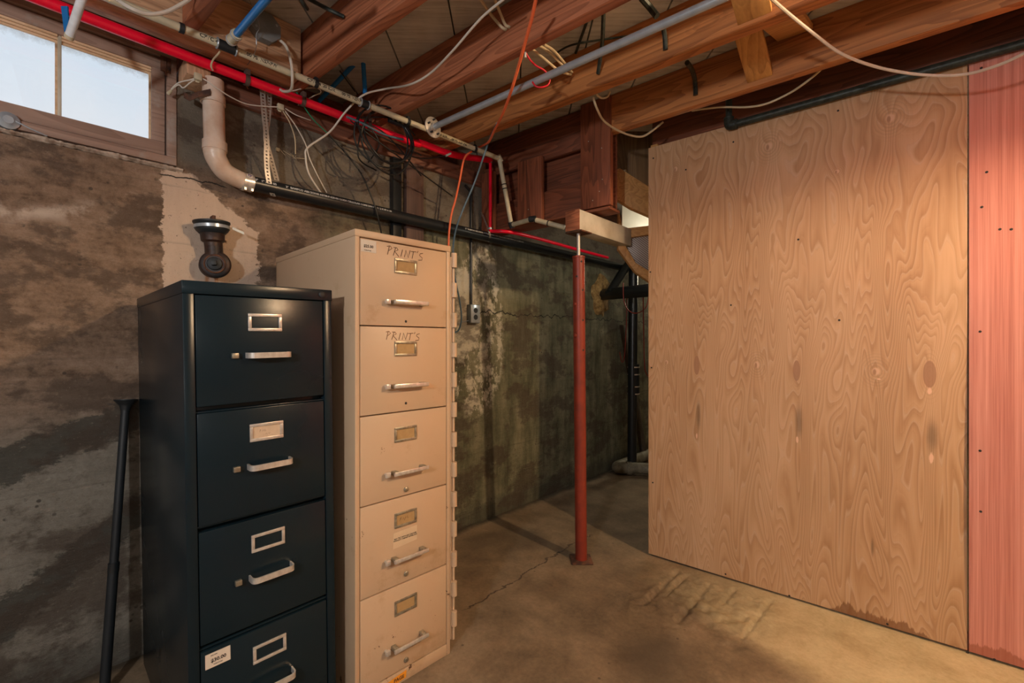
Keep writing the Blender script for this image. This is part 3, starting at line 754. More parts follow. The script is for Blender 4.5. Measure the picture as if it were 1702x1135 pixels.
# ================================================================== PLYWOOD
def screws(root, pts, D, a_off, fn):
    for (px, py) in pts:
        a, DD = aD(q(px, py, 'D', D)); z = q(px, py, 'D', D).z
        MB().lathe((a - a_off, -.0002, z), (0, -1, 0), [(0, .0042), (.0008, .0042), (.0012, .002)], 10).build('screw', 'ink', root)
def plywood():
    for (nm, mat, a0, w, D, th, label, pts) in (
      ('plywood_sheet', 'ply', PLY_A0, 1.2195, PLY_D, .012, 'large tan plywood sheet with swirling grain, nailed up as partition', [(1086, 263), (1140, 282), (1219, 236), (1393, 184), (1613, 142), (1081, 452), (1616, 414), (1215, 507), (1395, 532), (1618, 566), (1083, 611), (1206, 954), (1312, 990), (1475, 1037), (1608, 1084), (1085, 802), (1327, 398)]),
      ('red_plywood_sheet', 'redply', PLY_A0 + 1.2235, 1.22, PLY_D - .002, .012, 'reddish straight-grained plywood sheet beside the tan sheet', [(1631, 113), (1640, 286), (1632, 344), (1629, 551), (1629, 749), (1630, 850), (1653, 1096), (1662, 381), (1681, 381)])):
        r = thing(nm, label, 'plywood', J(a0, D, 0), JROT)
        m = MB()
        if mat == 'ply':                              # right edge springs slightly out of plane
            n = 16
            for i in range(n):
                za, zb = .004 + 2.186 * i / n, .004 + 2.186 * (i + 1) / n
                f = lambda z: .006 * math.exp(-((z - .55) / .5) ** 2)
                b = len(m.v)
            V = []; ns = 24; nz = 24
            for j in range(nz + 1):
                z = .010 + 2.180 * j / nz
                for i in range(ns + 1):
                    x = w * i / ns; off = .009 * max(0, (x / w - .86) / .14) ** 2 * math.exp(-((z - .55) / .5) ** 2)
                    V.append((x, off, z))
            k = len(V); m.v = [Vector(v) for v in V] + [Vector((v[0], v[1] + th, v[2])) for v in V]
            id_ = lambda i, j, s=0: s * k + j * (ns + 1) + i
            for j in range(nz):
                for i in range(ns):
                    m.f.append((id_(i, j), id_(i + 1, j), id_(i + 1, j + 1), id_(i, j + 1))); m.f.append((id_(i, j, 1), id_(i, j + 1, 1), id_(i + 1, j + 1, 1), id_(i + 1, j, 1)))
            for j in range(nz):
                for i in (0, ns): m.f.append((id_(i, j), id_(i, j + 1), id_(i, j + 1, 1), id_(i, j, 1)))
            for i in range(ns):
                for j in (0, nz): m.f.append((id_(i, j), id_(i + 1, j), id_(i + 1, j, 1), id_(i, j, 1)))
        else: m.box(0, w, 0, th, .010, 2.19)
        m.build('panel', mat, r, smooth=False)
        screws(r, pts, D, a0, None)
plywood()
# bottom plate under the plywood
m = JB(); m.box(PLY_A0 + .02, 1.4, PLY_D + .016, PLY_D + .10, 0.0, .038); tag(jbuild(m, 'bottom_plate', 'darkwood', bevel=.003), 'thin dark bottom plate under the plywood partition', 'bottom plate', kind='thing')
m = JB(); m.box(PLY_A0 + .004, PLY_A0 + .042, PLY_D + .016, PLY_D + .10, 0.04, 2.21); tag(jbuild(m, 'partition_stud', 'fresh', bevel=.003), 'partition stud behind the free edge of the tan plywood', 'stud', kind='thing')
# ================================================================== FILING CABINETS
def drawer_front(par, x0, x1, z0, z1, mat, y=0.0, th=.02):
    return MB().box(x0, x1, y, y + th, z0, z1).build('drawer', mat, par, bevel=.0022)
def label_holder(d, cx, cz, w, h, mat, y, card=None):
    b = .0085; m = MB()
    for (a0, a1, c0, c1) in ((-w / 2, w / 2, h / 2 - b, h / 2), (-w / 2, w / 2, -h / 2, -h / 2 + b), (-w / 2, -w / 2 + b, -h / 2 + b, h / 2 - b), (w / 2 - b, w / 2, -h / 2 + b, h / 2 - b)):
        m.box(cx + a0, cx + a1, y - .004, y, cz + c0, cz + c1)
    o = m.build('label_holder', mat, d, bevel=.0012)
    if card: 
        k = MB().box(cx - w / 2 + b, cx + w / 2 - b, y - .0012, y - .0002, cz - h / 2 + b, cz + h / 2 - b).build('card', card, d)
    return o
def stroke_text(name, strokes, ox, oz, s, y, mat, par, r=.0007):
    m = MB()
    for st in strokes:
        m.tube([(ox + a * s, y, oz + b * s) for a, b in st], r, 5)
    o = m.build(name, mat, par, smooth=True)
    for v in o.data.vertices: v.co.y = y + (v.co.y - y) * .3
    return o
PRINTS = [[(0, 0), (.25, 1.0)], [(-.05, .95), (.35, 1.05), (.6, .8), (.2, .5)], [(.75, 0), (1.1, 1.0)], [(.8, .95), (1.25, .95), (1.4, .75), (.95, .5), (1.5, -.05)],
          [(1.75, .0), (2.0, .85)], [(2.25, 0), (2.45, .85), (2.75, 0), (3.05, .9)], [(3.3, -.05), (3.5, .8)], [(3.15, .8), (3.9, .85)], [(4.15, 1.0), (4.05, .75)],
          [(4.85, .8), (4.45, .7), (4.35, .5), (4.75, .25), (4.7, -.05), (4.2, -.1)]]
def black_cabinet():
    Wd, H, Dp = .375, 1.302, .711
    p = W(-.800, 1.131, 0.0)
    r = thing('black_filing_cabinet', 'blue-black four-drawer metal filing cabinet with white price sticker on its lowest drawer', 'filing cabinet', p, math.radians(89.45))
    r.rotation_euler = (0, math.radians(-.75), math.radians(89.45))
    b = MB(); t = .0245
    b.box(0, Wd, .001, .02, 0, .05); b.box(0, t, 0, Dp, .0, H - .032); b.box(Wd - t, Wd, 0, Dp, 0, H - .032); b.box(0, Wd, Dp - .01, Dp, 0, H - .032); b.box(t, Wd - t, .03, .05, .0, H - .032)
    b.box(t, Wd - t, 0.004, .03, 1.270, H - .030)
    for z in (.677, .968, .366): b.box(t, Wd - t, .006, .03, z - .001, z + .004)
    b.build('body', 'black', r, bevel=.002)
    MB().box(-.002, Wd + .002, -.003, Dp + .002, H - .033, H).build('top_panel', 'black', r, bevel=.003)
    MB().lathe((Wd - .030, -.003, H - .016), (0, -1, 0), [(0, .0095), (.002, .0095), (.004, .007), (.0042, .003)], 20).build('lock', 'rubber', r, smooth=True)
    tops = [(.984, 1.267), (.681, .967), (.379, .666), (.070, .362)]
    for i, (z0, z1) in enumerate(tops):
        d = drawer_front(r, t + .002, Wd - t - .002, z0, z1, 'black', .001)
        cz = z1 - .067
        label_holder(d, .188, cz, .086, .048, 'chrome', .001, 'cardlight' if i == 1 else None)
        if i == 1: stroke_text('lettering', [[(0, 0), (.1, .6), (.3, .5), (.1, .3)], [(.5, .1), (.7, .5), (.9, .1)], [(1.1, .5), (1.1, .1), (1.4, .1)], [(1.2, -.7), (1.4, -.4), (1.6, -.8)], [(1.8, -.4), (2.0, -.7), (2.2, -.3)]], .170, cz, .012, -.0004, 'pencil', d, .0003)
        hz = z1 - .156; m = MB()
        ps = fillet([(.140, .002, hz), (.140, -.032, hz), (.246, -.032, hz), (.246, .002, hz)], .016, 6)
        m.tube(ps, .0088, 4, flat=.22)
        # flat strap: rebuild as swept rectangle
        m = MB(); hgt = .0075; th = .0022
        for k in range(len(ps) - 1):
            a, c = Vector(ps[k]), Vector(ps[k + 1]); tt = (c - a).normalized(); nn = Vector((tt.y, -tt.x, 0)) * th
            if k == 0: m.v += [a - nn + Vector((0, 0, -hgt)), a + nn + Vector((0, 0, -hgt)), a + nn + Vector((0, 0, hgt)), a - nn + Vector((0, 0, hgt))]
            bb = len(m.v) - 4
            m.v += [c - nn + Vector((0, 0, -hgt)), c + nn + Vector((0, 0, -hgt)), c + nn + Vector((0, 0, hgt)), c - nn + Vector((0, 0, hgt))]
            for e in range(4): e2 = (e + 1) % 4; m.f.append((bb + e, bb + e2, bb + 4 + e2, bb + 4 + e))
        m.f.append((3, 2, 1, 0)); nV = len(m.v); m.f.append((nV - 4, nV - 3, nV - 2, nV - 1))
        m.build('handle', 'chrome', d, smooth=True)
        MB().box(.104, .120, -.010, .001, hz - .007, hz + .007).build('latch_button', 'nickel', d, bevel=.0015)
    # price sticker on lowest drawer
    s = MB().box(.036, .092, -.0006, .0009, .315, .352).build('price_tag', 'paper', d, bevel=.0)
    flat_text('lettering', '$30.00', .0125, 'ink', s, (.065, -.0009, .332))
    flat_text('lettering', '0000 0000', .0035, 'ink', s, (.055, -.0009, .346)); flat_text('lettering', 'FURNITURE', .0038, 'ink', s, (.064, -.0009, .3215))
black_cabinet()
def beige_cabinet():
    Wd, H, Dp = .370, 1.502, .711
    p = W(-.4885, 1.415, 0.0)
    r = thing('beige_filing_cabinet', 'tall beige five-drawer filing cabinet with locking bar and PRINTS written on upper drawers', 'filing cabinet', p, math.radians(88.4))
    b = MB(); t = .0155
    b.box(0, t, 0, Dp, .0, H - .022); b.box(Wd - t, Wd, 0, Dp, 0, H - .022); b.box(0, Wd, Dp - .01, Dp, 0, H - .022); b.box(t, Wd - t, .03, .05, .0, H - .022)
    b.box(t, Wd - t, 0.001, .03, 0, .040)
    b.build('body', 'beige', r, bevel=.0015)
    MB().box(-.0015, Wd + .0015, -.002, Dp + .002, H - .0225, H).build('top_panel', 'beige', r, bevel=.003)
    zs = [(1.202, 1.476), (.915, 1.1985), (.629, .911), (.336, .625), (.045, .332)]
    for i, (z0, z1) in enumerate(zs):
        d = drawer_front(r, t + .002, Wd - t - .002, z0, z1, 'beige', .0)
        cz = z1 - .073
        label_holder(d, .181, cz, .086, .050, 'nickel', 0, 'card')
        hz = z1 - .196; m = MB()
        # angular bar on two feet
        tilt = -.004 if i != 4 else .0
        for xx in (.126, .234): MB().box(xx, xx + .016, -.024, .001, hz - .008, hz + .007).build('handle_foot', 'nickel', d, bevel=.002)
        m = MB().prism([(.122, -.034, hz - .005), (.254, -.034, hz - .005), (.254, -.024, hz - .008), (.122, -.024, hz - .008)], (0, 0, .013))
        m.build('handle', 'chrome', d, bevel=.002)
        m = MB(); m.lathe((.106, .001, hz), (0, -1, 0), [(0, .005), (.009, .005)], 14); m.box(.098, .114, -.020, -.009, hz - .008, hz + .008)
        m.build('latch_button', 'chrome', d, bevel=.0015)
        if i < 2: MB().lathe((.182, -.0003, z1 - .258), (0, -1, 0), [(0, .0045), (.0004, .0045)], 16).build('keyhole', 'ink', d)
        else: MB().lathe((.182, .0, z1 - .262), (0, -1, 0), [(0, .0085), (.004, .0085), (.006, .006), (.0062, .003)], 18).build('lock', 'nickel', d, smooth=True)
        if i == 0: stroke_text('lettering', PRINTS, .112, z1 - .0405, .0285, -.0007, 'pencil', d, .0011)
        if i == 1: stroke_text('lettering', PRINTS, .108, z1 - .0425, .0265, -.0007, 'pencil', d, .0010)
        if i == 3: stroke_text('lettering', [[(0, 0), (.2, .8), (.5, .8), (.3, .3), (.1, .4)], [(.8, .1), (1.0, .6), (1.2, .1)], [(1.3, -.2), (1.6, .7), (1.9, .5), (1.5, .3)], [(2.1, .8), (2.2, .1), (2.5, .3)]], .158, cz - .004, .014, -.0014, 'pencil', d, .0005)
        if i == 0:
            s = MB().box(.0195, .072, -.0010, -.0002, z1 - .042, z1 - .004).build('price_tag', 'paper', d)
            flat_text('lettering', '$25.00', .012, 'ink', s, (.045, -.0013, z1 - .024)); flat_text('lettering', 'FURNITURE', .0045, 'ink', s, (.042, -.0013, z1 - .037))
        if i == 3:
            s = MB().prism([(.132, -.0010, cz - .092), (.226, -.0010, cz - .086), (.226, -.0010, cz - .036), (.134, -.0010, cz - .040)], (0, .0008, 0)).build('notice_label', 'notice', d)
            flat_text('lettering', 'MAY TILT WITH ANY DRAWER\nWITHOUT CABINET INTERLOCK', .0062, 'ink', s, (.180, -.0013, cz - .064))
        if i == 4:
            s = MB().prism([(.100, -.0012, z0 - .040), (.182, -.0012, z0 - .034), (.184, -.0012, z0 - .010), (.104, -.0012, z0 - .018)], (0, .0009, 0)).build('orange_sticker', 'orangepaper', d)
            flat_text('lettering', 'PAGE', .016, 'pencil', s, (.155, -.0015, z0 - .025))
    # lock bar hinge down the right side
    bar = MB().box(Wd + .001, Wd + .006, -.001, .022, .05, 1.462).build('locking_bar', 'beige', r, bevel=.001)
    n = 26; h = (1.478 - .042) / n
    for k in range(n):
        z0 = .042 + k * h
        if k % 2: MB().tube([(Wd + .015, -.004, z0 + .001), (Wd + .015, -.004, z0 + h - .001)], .0105, 14).build('knuckle', 'beige', bar, smooth=True)
        else: MB().tube([(Wd + .018, .006, z0 + .001), (Wd + .018, .006, z0 + h - .001)], .0060, 12).build('knuckle', 'beige', bar, smooth=True)
beige_cabinet()
# ================================================================== LEANING ROD
def rod():
    top = q(209, 672, 'X', .042); bot = q(174, 1140, 'X', .15)
    d = (bot - top); s = top.z / (top.z - bot.z); foot = top + d * s; foot.z = 0
    r = thing('tension_rod', 'black telescoping rod with flared rubber end leaning on the wall left of the black cabinet', 'rod', foot)
    L = (top - foot); u = L.normalized(); n = L.length
    mid = .42 * n
    MB().tube([u * .006, u * mid], .0145, 20).build('lower_tube', 'rubber', r, smooth=True)
    MB().tube([u * mid, u * (n - .01)], .0125, 20).build('upper_tube', 'rubber', r, smooth=True)
    MB().ring(u * (mid), u, .0125, .03, .0032).build('collar', 'abs', r, smooth=True)
    MB().lathe(u * (n - .02), u, [(0, .014), (.010, .016), (.016, .018), (.018, .019), (.030, .030), (.034, .034), (.037, .034)], 28).build('end_cap', 'rubber', r, smooth=True)
rod()
# ================================================================== CAST IRON CLEANOUT
def cleanout():
    c = q(364, 438, 'X', .10); r = thing('cast_iron_fitting', 'rusty black cast iron drain fitting with banded open hub and square plug on painted patch', 'pipe fitting', c)
    L = lambda x, y, z: Vector((x, y, z))
    ax = Vector((1, -.55, .05)).normalized()
    back = Vector((-.098, 0, 0))
    m = MB(); m.lathe(back, (1, 0, 0), [(0, .046), (.03, .043), (.06, .040)], 32)
    m.tube(smoothpts([Vector((-.055, 0, -.01)), Vector((-.05, -.004, .04)), Vector((-.045, -.008, .09))], 6), [.031] * 13, 24)
    m.lathe((-.045, -.008, .07), (0, -.06, 1), [(0, .030), (.015, .031), (.022, .040), (.050, .042), (.056, .046), (.07, .046)], 28)
    m.build('pipe_body', 'iron', r, smooth=True)
    MB().lathe((-.045, -.011, .120), (0, -.06, 1), [(0, .044), (.010, .054), (.016, .057), (.034, .058), (.040, .063), (.046, .063), (.046, .054), (.036, .050)], 32).build('hub', 'rubber', r, smooth=True)
    cl = MB().ring((-.045, -.012, .145), (0, -.06, 1), .0585, .012, .0022); cl.prism([(.0, .045, .140), (.004, .085, .126), (.004, .085, .136), (.0, .045, .150)], (.002, 0, 0))
    cl.build('band_clamp', 'steel', r, smooth=True)
    MB().lathe(Vector((-.045, 0, 0)), (1, -.35, -.0), [(0, .052), (.012, .054), (.020, .052), (.024, .047), (.026, .034), (.030, .033)], 32).build('flange', 'iron', r, smooth=True)
    MB().torus(Vector((-.018, -.010, 0)), (1, -.35, 0), .034, .0035).build('rust_ring', 'rust', r, smooth=True)
    pg = MB().lathe(Vector((-.018, -.010, 0)), (1, -.35, 0), [(0, .026), (.012, .025), (.014, .022)], 28).build('plug', 'rubber', r, smooth=True)
    k = MB(); k.box(-.009, .009, -.009, .009, -.009, .009); o = k.build('plug_square', 'rubber', pg, bevel=.0015); o.location = (.004, -.018, 0); o.rotation_euler = (.15, 0, -.34)
    MB().box(-.088, -.05, -.010, .002, .155, .196).build('wall_hook', 'rust', r, bevel=.002)
cleanout()
# ================================================================== DRAIN PIPES
AX, AZ = .072, 1.800
def drains():
    s = q(411, 301, 'X', AX); e = q(1030, 441, 'X', AX)
    p0 = Vector((AX, s.y, AZ)); p1 = Vector((AX, 3.72, AZ + .012))
    r = thing('black_drain_pipe', 'long horizontal black plastic drain pipe with pale printed lettering along the concrete wall', 'drain pipe', p0)
    MB().tube([Vector((0, 0, 0)), p1 - p0], .030, 28).build('pipe_run', 'abs', r, smooth=True)
    z = Vector((0, 0, 0))
    wrap_text('lettering', '2"   1" X 2" 00', .014, 'absprint', r, z, p1 - p0, .030, 1.22, .02)
    wrap_text('lettering', '2"  BAMPCO ABS SCH40 ASTM-F-628-00 COEX CELLULAR CORE DWV 2 11 2 X 09 A 00', .0135, 'absprint', r, z, p1 - p0, .030, 1.22, .14)
    wrap_text('lettering', '2"  BAMPCO ABS SCH40 ASTM-F-628-00 COEX CELLULAR CORE DWV 2 11 2 X 09 A 00', .0135, 'absprint', r, z, p1 - p0, .030, 1.22, 1.15)
    # white pvc riser and bend
    t = q(354, 150, 'X', .105)
    w0 = Vector((.105, t.y, t.z)); w0b = Vector((.105, q(357, 240, 'X', .105).y, 1.90))
    yv = q(357, 240, 'X', .105).y
    pts = [Vector((.105, yv - .006, 2.150)), Vector((.105, yv, 1.885)), Vector((.103, yv + .008, 1.850)), Vector((.090, yv + .040, 1.815)), Vector((.074, p0.y - .020, AZ + .001))]
    r2 = thing('white_drain_pipe', 'stained white plastic pipe coming down beside the window and bending into the black drain pipe', 'drain pipe', (.105, yv, AZ))
    off = Vector((.105, yv, AZ))
    P = [p - off for p in pts]
    MB().tube([P[0], P[1]], .0360, 28).build('riser', 'pvc', r2, smooth=True)
    bend = smoothpts([P[1] + Vector((0, 0, .012)), P[1] - Vector((0, 0, .01)), P[2], P[3], P[4]], 7)
    MB().tube(bend, [.0385] * 8 + [.0375 - .0035 * k / max(1, len(bend) - 9) for k in range(len(bend) - 8)], 28).build('elbow', 'pvc', r2, smooth=True)
    MB().ring(P[1] + Vector((0, 0, .014)), (0, 0, 1), .036, .034, .0055).build('socket_rim', 'pvc', r2, smooth=True)
    MB().ring(P[0] - Vector((0, .0, .075)), (0, .0, 1), .036, .032, .0055).build('socket_rim', 'pvc', r2, smooth=True)
    r3 = thing('pipe_coupling', 'ridged steel band coupling with small white and purple label joining white and black pipe', 'coupling', p0)
    MB().tube([Vector((0, -.026, 0)), Vector((0, .020, 0))], .0335, 28).build('sleeve', 'rubber', r3, smooth=True)
    cm = MB()
    cm.ring((0, -.003, 0), (0, 1, 0), .0337, .044, .0012); cm.ring((0, -.015, 0), (0, 1, 0), .0345, .010, .002); cm.ring((0, .010, 0), (0, 1, 0), .0345, .010, .002)
    for yy in (-.015, .010): cm.box(.012, .030, yy - .004, yy + .004, -.040, -.030)
    cm.build('steel_band', 'chrome', r3, smooth=True)
    lb = MB(); n = 6
    for i in range(n):
        a0, a1 = .35 + .5 * i / n, .35 + .5 * (i + 1) / n; R = .0366
        b = len(lb.v); lb.v += [Vector((R * math.cos(a0), -.010, R * math.sin(a0))), Vector((R * math.cos(a1), -.010, R * math.sin(a1))), Vector((R * math.cos(a1), .010, R * math.sin(a1))), Vector((R * math.cos(a0), .010, R * math.sin(a0)))]; lb.f.append((b, b + 1, b + 2, b + 3))
    lb.build('label', 'paper', r3); 
    purple = plain('purple_ink', (.09, .04, .25), .5)
    a = .6; d = Vector((math.cos(a), 0, math.sin(a)))
    MB().ring(d * .0372, d, .0036, .0004, .0028, 20).build('label_mark', purple, r3)
    # bracket and shelf of wood scraps at the riser top
    a = q(306, 163, 'X', .06); b2 = q(350, 158, 'X', .15)
    m = MB(); pr = [a, q(315, 168, 'X', .09), q(330, 162, 'X', .135), b2]
    for i in range(3):
        m.prism([pr[i], pr[i + 1], pr[i + 1] + Vector((0, 0, .022)), pr[i] + Vector((0, 0, .022))], (.001, -.0015, 0))
    tag(m.build('bent_bracket', 'rust'), 'rusty bent metal bracket clipped around the head of the white pipe', 'bracket')
drains()
# plumber's straps
def strap(name, label, pts, w=.021, wdir=(0, 1, 0)):
    P = smoothpts(pts, 10); m = MB(); wd = Vector(wdir); th = Vector((.0008, 0, 0))
    holes = []
    # ribbon with punched holes: each ladder cell is a frame round a square hole
    L = [0]
    for i in range(1, len(P)): L.append(L[-1] + (P[i] - P[i - 1]).length)
    n = int(L[-1] / .0135)
    def at(s):
        for i in range(1, len(P)):
            if L[i] >= s or i == len(P) - 1:
                t = (s - L[i - 1]) / max(1e-9, L[i] - L[i - 1]); return P[i - 1].lerp(P[i], min(1, max(0, t)))
    for k in range(n):
        s0 = L[-1] * k / n; s1 = L[-1] * (k + 1) / n; e = (s1 - s0) * .27
        S4 = [at(s0), at(s0 + e), at(s1 - e), at(s1)]; cols = [-w / 2, -w * .17, w * .17, w / 2]
        for i in range(3):
            for j in range(3):
                if i == 1 and j == 1: continue
                m.prism([S4[i] + wd * cols[j], S4[i] + wd * cols[j + 1], S4[i + 1] + wd * cols[j + 1], S4[i + 1] + wd * cols[j]], th)
    o = m.build(name, 'strap', smooth=False); return tag(o, label, 'metal strap', 'perforated steel hanger straps')
strap('hanger_strap', 'perforated steel strap passing in front of and under the black drain pipe', [q(436, 150, 'X', .10), q(439, 190, 'X', .112), q(443, 230, 'X', .115), q(443, 262, 'X', .108), q(445, 290, 'X', .106), q(450, 315, 'X', .094), Vector((.075, q(455, 323, 'X', .08).y, AZ - .034))])
strap('hanger_strap', 'perforated steel strap going behind the black drain pipe, crossing the other strap', [q(448, 148, 'X', .085), q(446, 190, 'X', .095), q(442, 230, 'X', .098), q(450, 262, 'X', .080), q(460, 300, 'X', .050)])
strap('hanger_strap', 'short perforated strap around the far end of the drain pipe by the vertical red pipe', [q(800, 352, 'X', .08), q(808, 372, 'X', .115), q(814, 390, 'X', .112), q(812, 402, 'X', .075)], .014)
# ================================================================== PIPES UNDER THE JOISTS
def pts_off(P, o): return [p - o for p in P]
def cream_pipe():
    z = 2.192
    y0 = -.6; e = q(837, 266, 'z', 2.200)
    xw = .296
    A = Vector((xw, y0, z)); B = Vector((xw + .0, q(830, 264, 'X', xw).y, 2.198))
    r = thing('cream_water_pipe', 'cream plastic water pipe with printed lettering run under the joists along the wall', 'water pipe', A)
    Cc = Vector((xw, B.y + .035, 1.83)); 
    c1 = q(850, 374, 'Z', 2.63); D1 = q(885, 364, 'Z', 2.47); E1 = q(938, 378, 'Z', 2.40)
    g1 = q(377, 62, 'X', xw); g2 = q(385, 70, 'X', xw)
    def seg(a, b, rr=.0128): MB().tube([a - A, b - A], rr, 18).build('pipe_run', 'cream', r, smooth=True)
    f1 = q(361, 60, 'X', xw).y; f2 = q(392, 76, 'X', xw).y; f3 = q(599, 165, 'X', xw).y; f4 = q(612, 172, 'X', xw).y
    seg(A, Vector((xw, f1, z))); seg(Vector((xw, f2, z)), Vector((xw, f3, z))); seg(Vector((xw, f4, z)), B)
    seg(B, c1); seg(c1, D1); seg(D1, E1)
    def joint(p, d, l=.03, nm='coupling', mat='rubber', th=.004): 
        d = Vector(d).normalized(); MB().tube([p - A - d * l / 2, p - A + d * l / 2], .0128 + th, 18).build(nm, mat, r, smooth=True)
    for f in ((f1 + f2) / 2, (f3 + f4) / 2): joint(Vector((xw, f, z)), (0, 1, 0), abs(f2 - f1) * .9 if f < 1 else .035)
    for k in (q(440, 90, 'X', xw).y, ): pass
    for f in (f1, f2, f3, f4): MB().torus(Vector((xw, f, z)) - A, (0, 1, 0), .0165, .003).build('crimp_ring', 'steel', r, smooth=True)
    for p, d in ((B, (0, .6, -.6)), (c1, (0, .3, -.7)), (D1, (1, .3, 0))):
        MB().tube([p - A - Vector(d).normalized() * .018, p - A + Vector(d).normalized() * .018], .0165, 14).build('elbow', 'cream' if p is B else 'rubber', r, smooth=True)
    mm = B.lerp(c1, .42); dd = (c1 - B).normalized()
    for o_ in (-.012, .012): MB().torus(mm - A + dd * o_, dd, .014, .003).build('crimp_ring', 'ink', r, smooth=True)
    for t_ in (.08, .92):
        p = c1.lerp(D1, t_); MB().torus(p - A, (D1 - c1), .0135, .003).build('crimp_ring', 'ink', r, smooth=True)
    p = D1.lerp(E1, .1); MB().torus(p - A, (E1 - D1), .0135, .003).build('crimp_ring', 'ink', r, smooth=True)
    p = D1.lerp(E1, .5); MB().torus(p - A, (E1 - D1), .0135, .003).build('crimp_ring', 'ink', r, smooth=True)
    k = 0
    for st in (.25, 1.0, 1.36, 1.95):
        wrap_text('lettering', 'CPVC 4120 SDR11 100 PSI NSF-PW ', .0165, 'print', r, Vector((0, 0, 0)), Vector((0, 1, 0)), .0128, 1.75, st)
    for px in (302, 525, 678, 789):
        yy = q(px, 35 + (px - 302) * .42, 'X', xw).y
        cl = MB().ring(Vector((xw, yy, z)) - A, (0, 1, 0), .0132, .014, .003); cl.box(-.008, .008, yy - A.y - .007, yy - A.y + .007, .012, HB - z + (0 if px != 302 else -.012))
        cl.build('pipe_clamp', 'rubber', r, smooth=True)
cream_pipe()
def red_pipe():
    xw = .158; z = 2.172
    A = Vector((xw, -.5, z + .014)); B = q(640, 214, 'X', xw); B = Vector((xw, B.y, z)); m1 = q(700, 238, 'X', xw); C1 = q(753, 257, 'X', xw); D1 = q(815, 266, 'X', xw)
    r = thing('red_water_pipe', 'bright red plastic water pipe below the joists, dropping down beside the cream pipe', 'water pipe', A)
    P = [A, B, m1, C1, D1]
    MB().tube(smoothpts(pts_off(P, A), 8), .0180, 20).build('pipe_run', 'red', r, smooth=True)
    D2 = q(815, 384, 'X', xw)
    MB().tube(pts_off([D1 + Vector((0, 0, -.006)), D2], A), .0095, 16).build('drop', 'red', r, smooth=True)
    MB().tube(smoothpts(pts_off([D2, q(850, 386, 'Z', 2.74), q(900, 398, 'Z', 2.93), q(950, 412, 'Z', 3.15), q(1010, 428, 'Z', 3.5)], A), 6), .0105, 14).build('branch', 'red', r, smooth=True)
    for p in (D1 - Vector((0, 0, .012)), D2 + Vector((0, 0, .014))): MB().ring(p - A, (0, 0, 1), .0097, .012, .0025).build('crimp_ring', 'steel', r, smooth=True)
    for px, py in ((410, 118), (503, 155), (612, 200)):
        yy = q(px, py, 'X', xw).y; c = MB().ring(Vector((xw, yy, z)) - A, (0, 1, 0), .0183, .016, .003); c.box(-.007, .02, yy - A.y - .008, yy - A.y + .008, .0, .021); c.build('pipe_clamp', 'postwood', r, smooth=True)
red_pipe()
def small_pipes():
    # blue pipe with cream coupling, crossing over the header
    e = q(384, 68, 'z', 2.185); s = q(452, -12, 'z', 2.165)
    r = thing('blue_water_pipe', 'bright blue pipe with pale coupling coming down towards the cream pipe', 'water pipe', e)
    d = (s - e); u = d.normalized(); c = u * .052
    MB().tube([c, d + u * .25], .0118, 20).build('pipe_run', 'blue', r, smooth=True)
    MB().tube([u * .0, c + u * .010], .0165, 20).build('coupling', 'cream', r, smooth=True)
    for k in (.008, .052): MB().torus(u * k, u, .0155, .003).build('crimp_ring', 'steel', r, smooth=True)
    # capped pipe stub hanging across the window corner
    t = q(140, -14, 'z', 2.10); b = q(115, 62, 'Z', 1.30)
    r = thing('capped_pipe_stub', 'shiny white-blue pipe end hanging in front of the window top, tied by a blue strip', 'pipe', b)
    u = (t - b).normalized()
    MB().tube([Vector((0, 0, 0)), (t - b)], .0105, 20).build('pipe_run', plain('pale_blue_pipe', (.85, .90, .96), .12, .0), r, smooth=True)
    MB().lathe(Vector((0, 0, 0)) - u * .004, u, [(0, .008), (.002, .0112), (.010, .0116), (.012, .0116)], 20).build('end_cap', 'cream', r, smooth=True)
    m = MB().prism([q(101, 10, 'Z', 1.33) - b, q(112, 10, 'Z', 1.33) - b, q(115, 54, 'Z', 1.315) - b, q(107, 56, 'Z', 1.315) - b], (-.003, .003, 0)); m.build('blue_strip', 'blue', r)
    # blue pipes in the dark joist bay
    r = thing('blue_pipe_elbow', 'blue plastic pipe bend up in the dark bay behind the cream pipe', 'water pipe', q(605, 95, 'z', 2.36))
    o = q(605, 95, 'z', 2.36)
    P = fillet(pts_off([q(607, 156, 'X', .235), q(603, 92, 'X', .235), q(530, 168, 'X', -.02)], o), .03)
    MB().tube(P, .0100, 16).build('pipe_run', 'blue', r, smooth=True)
small_pipes()
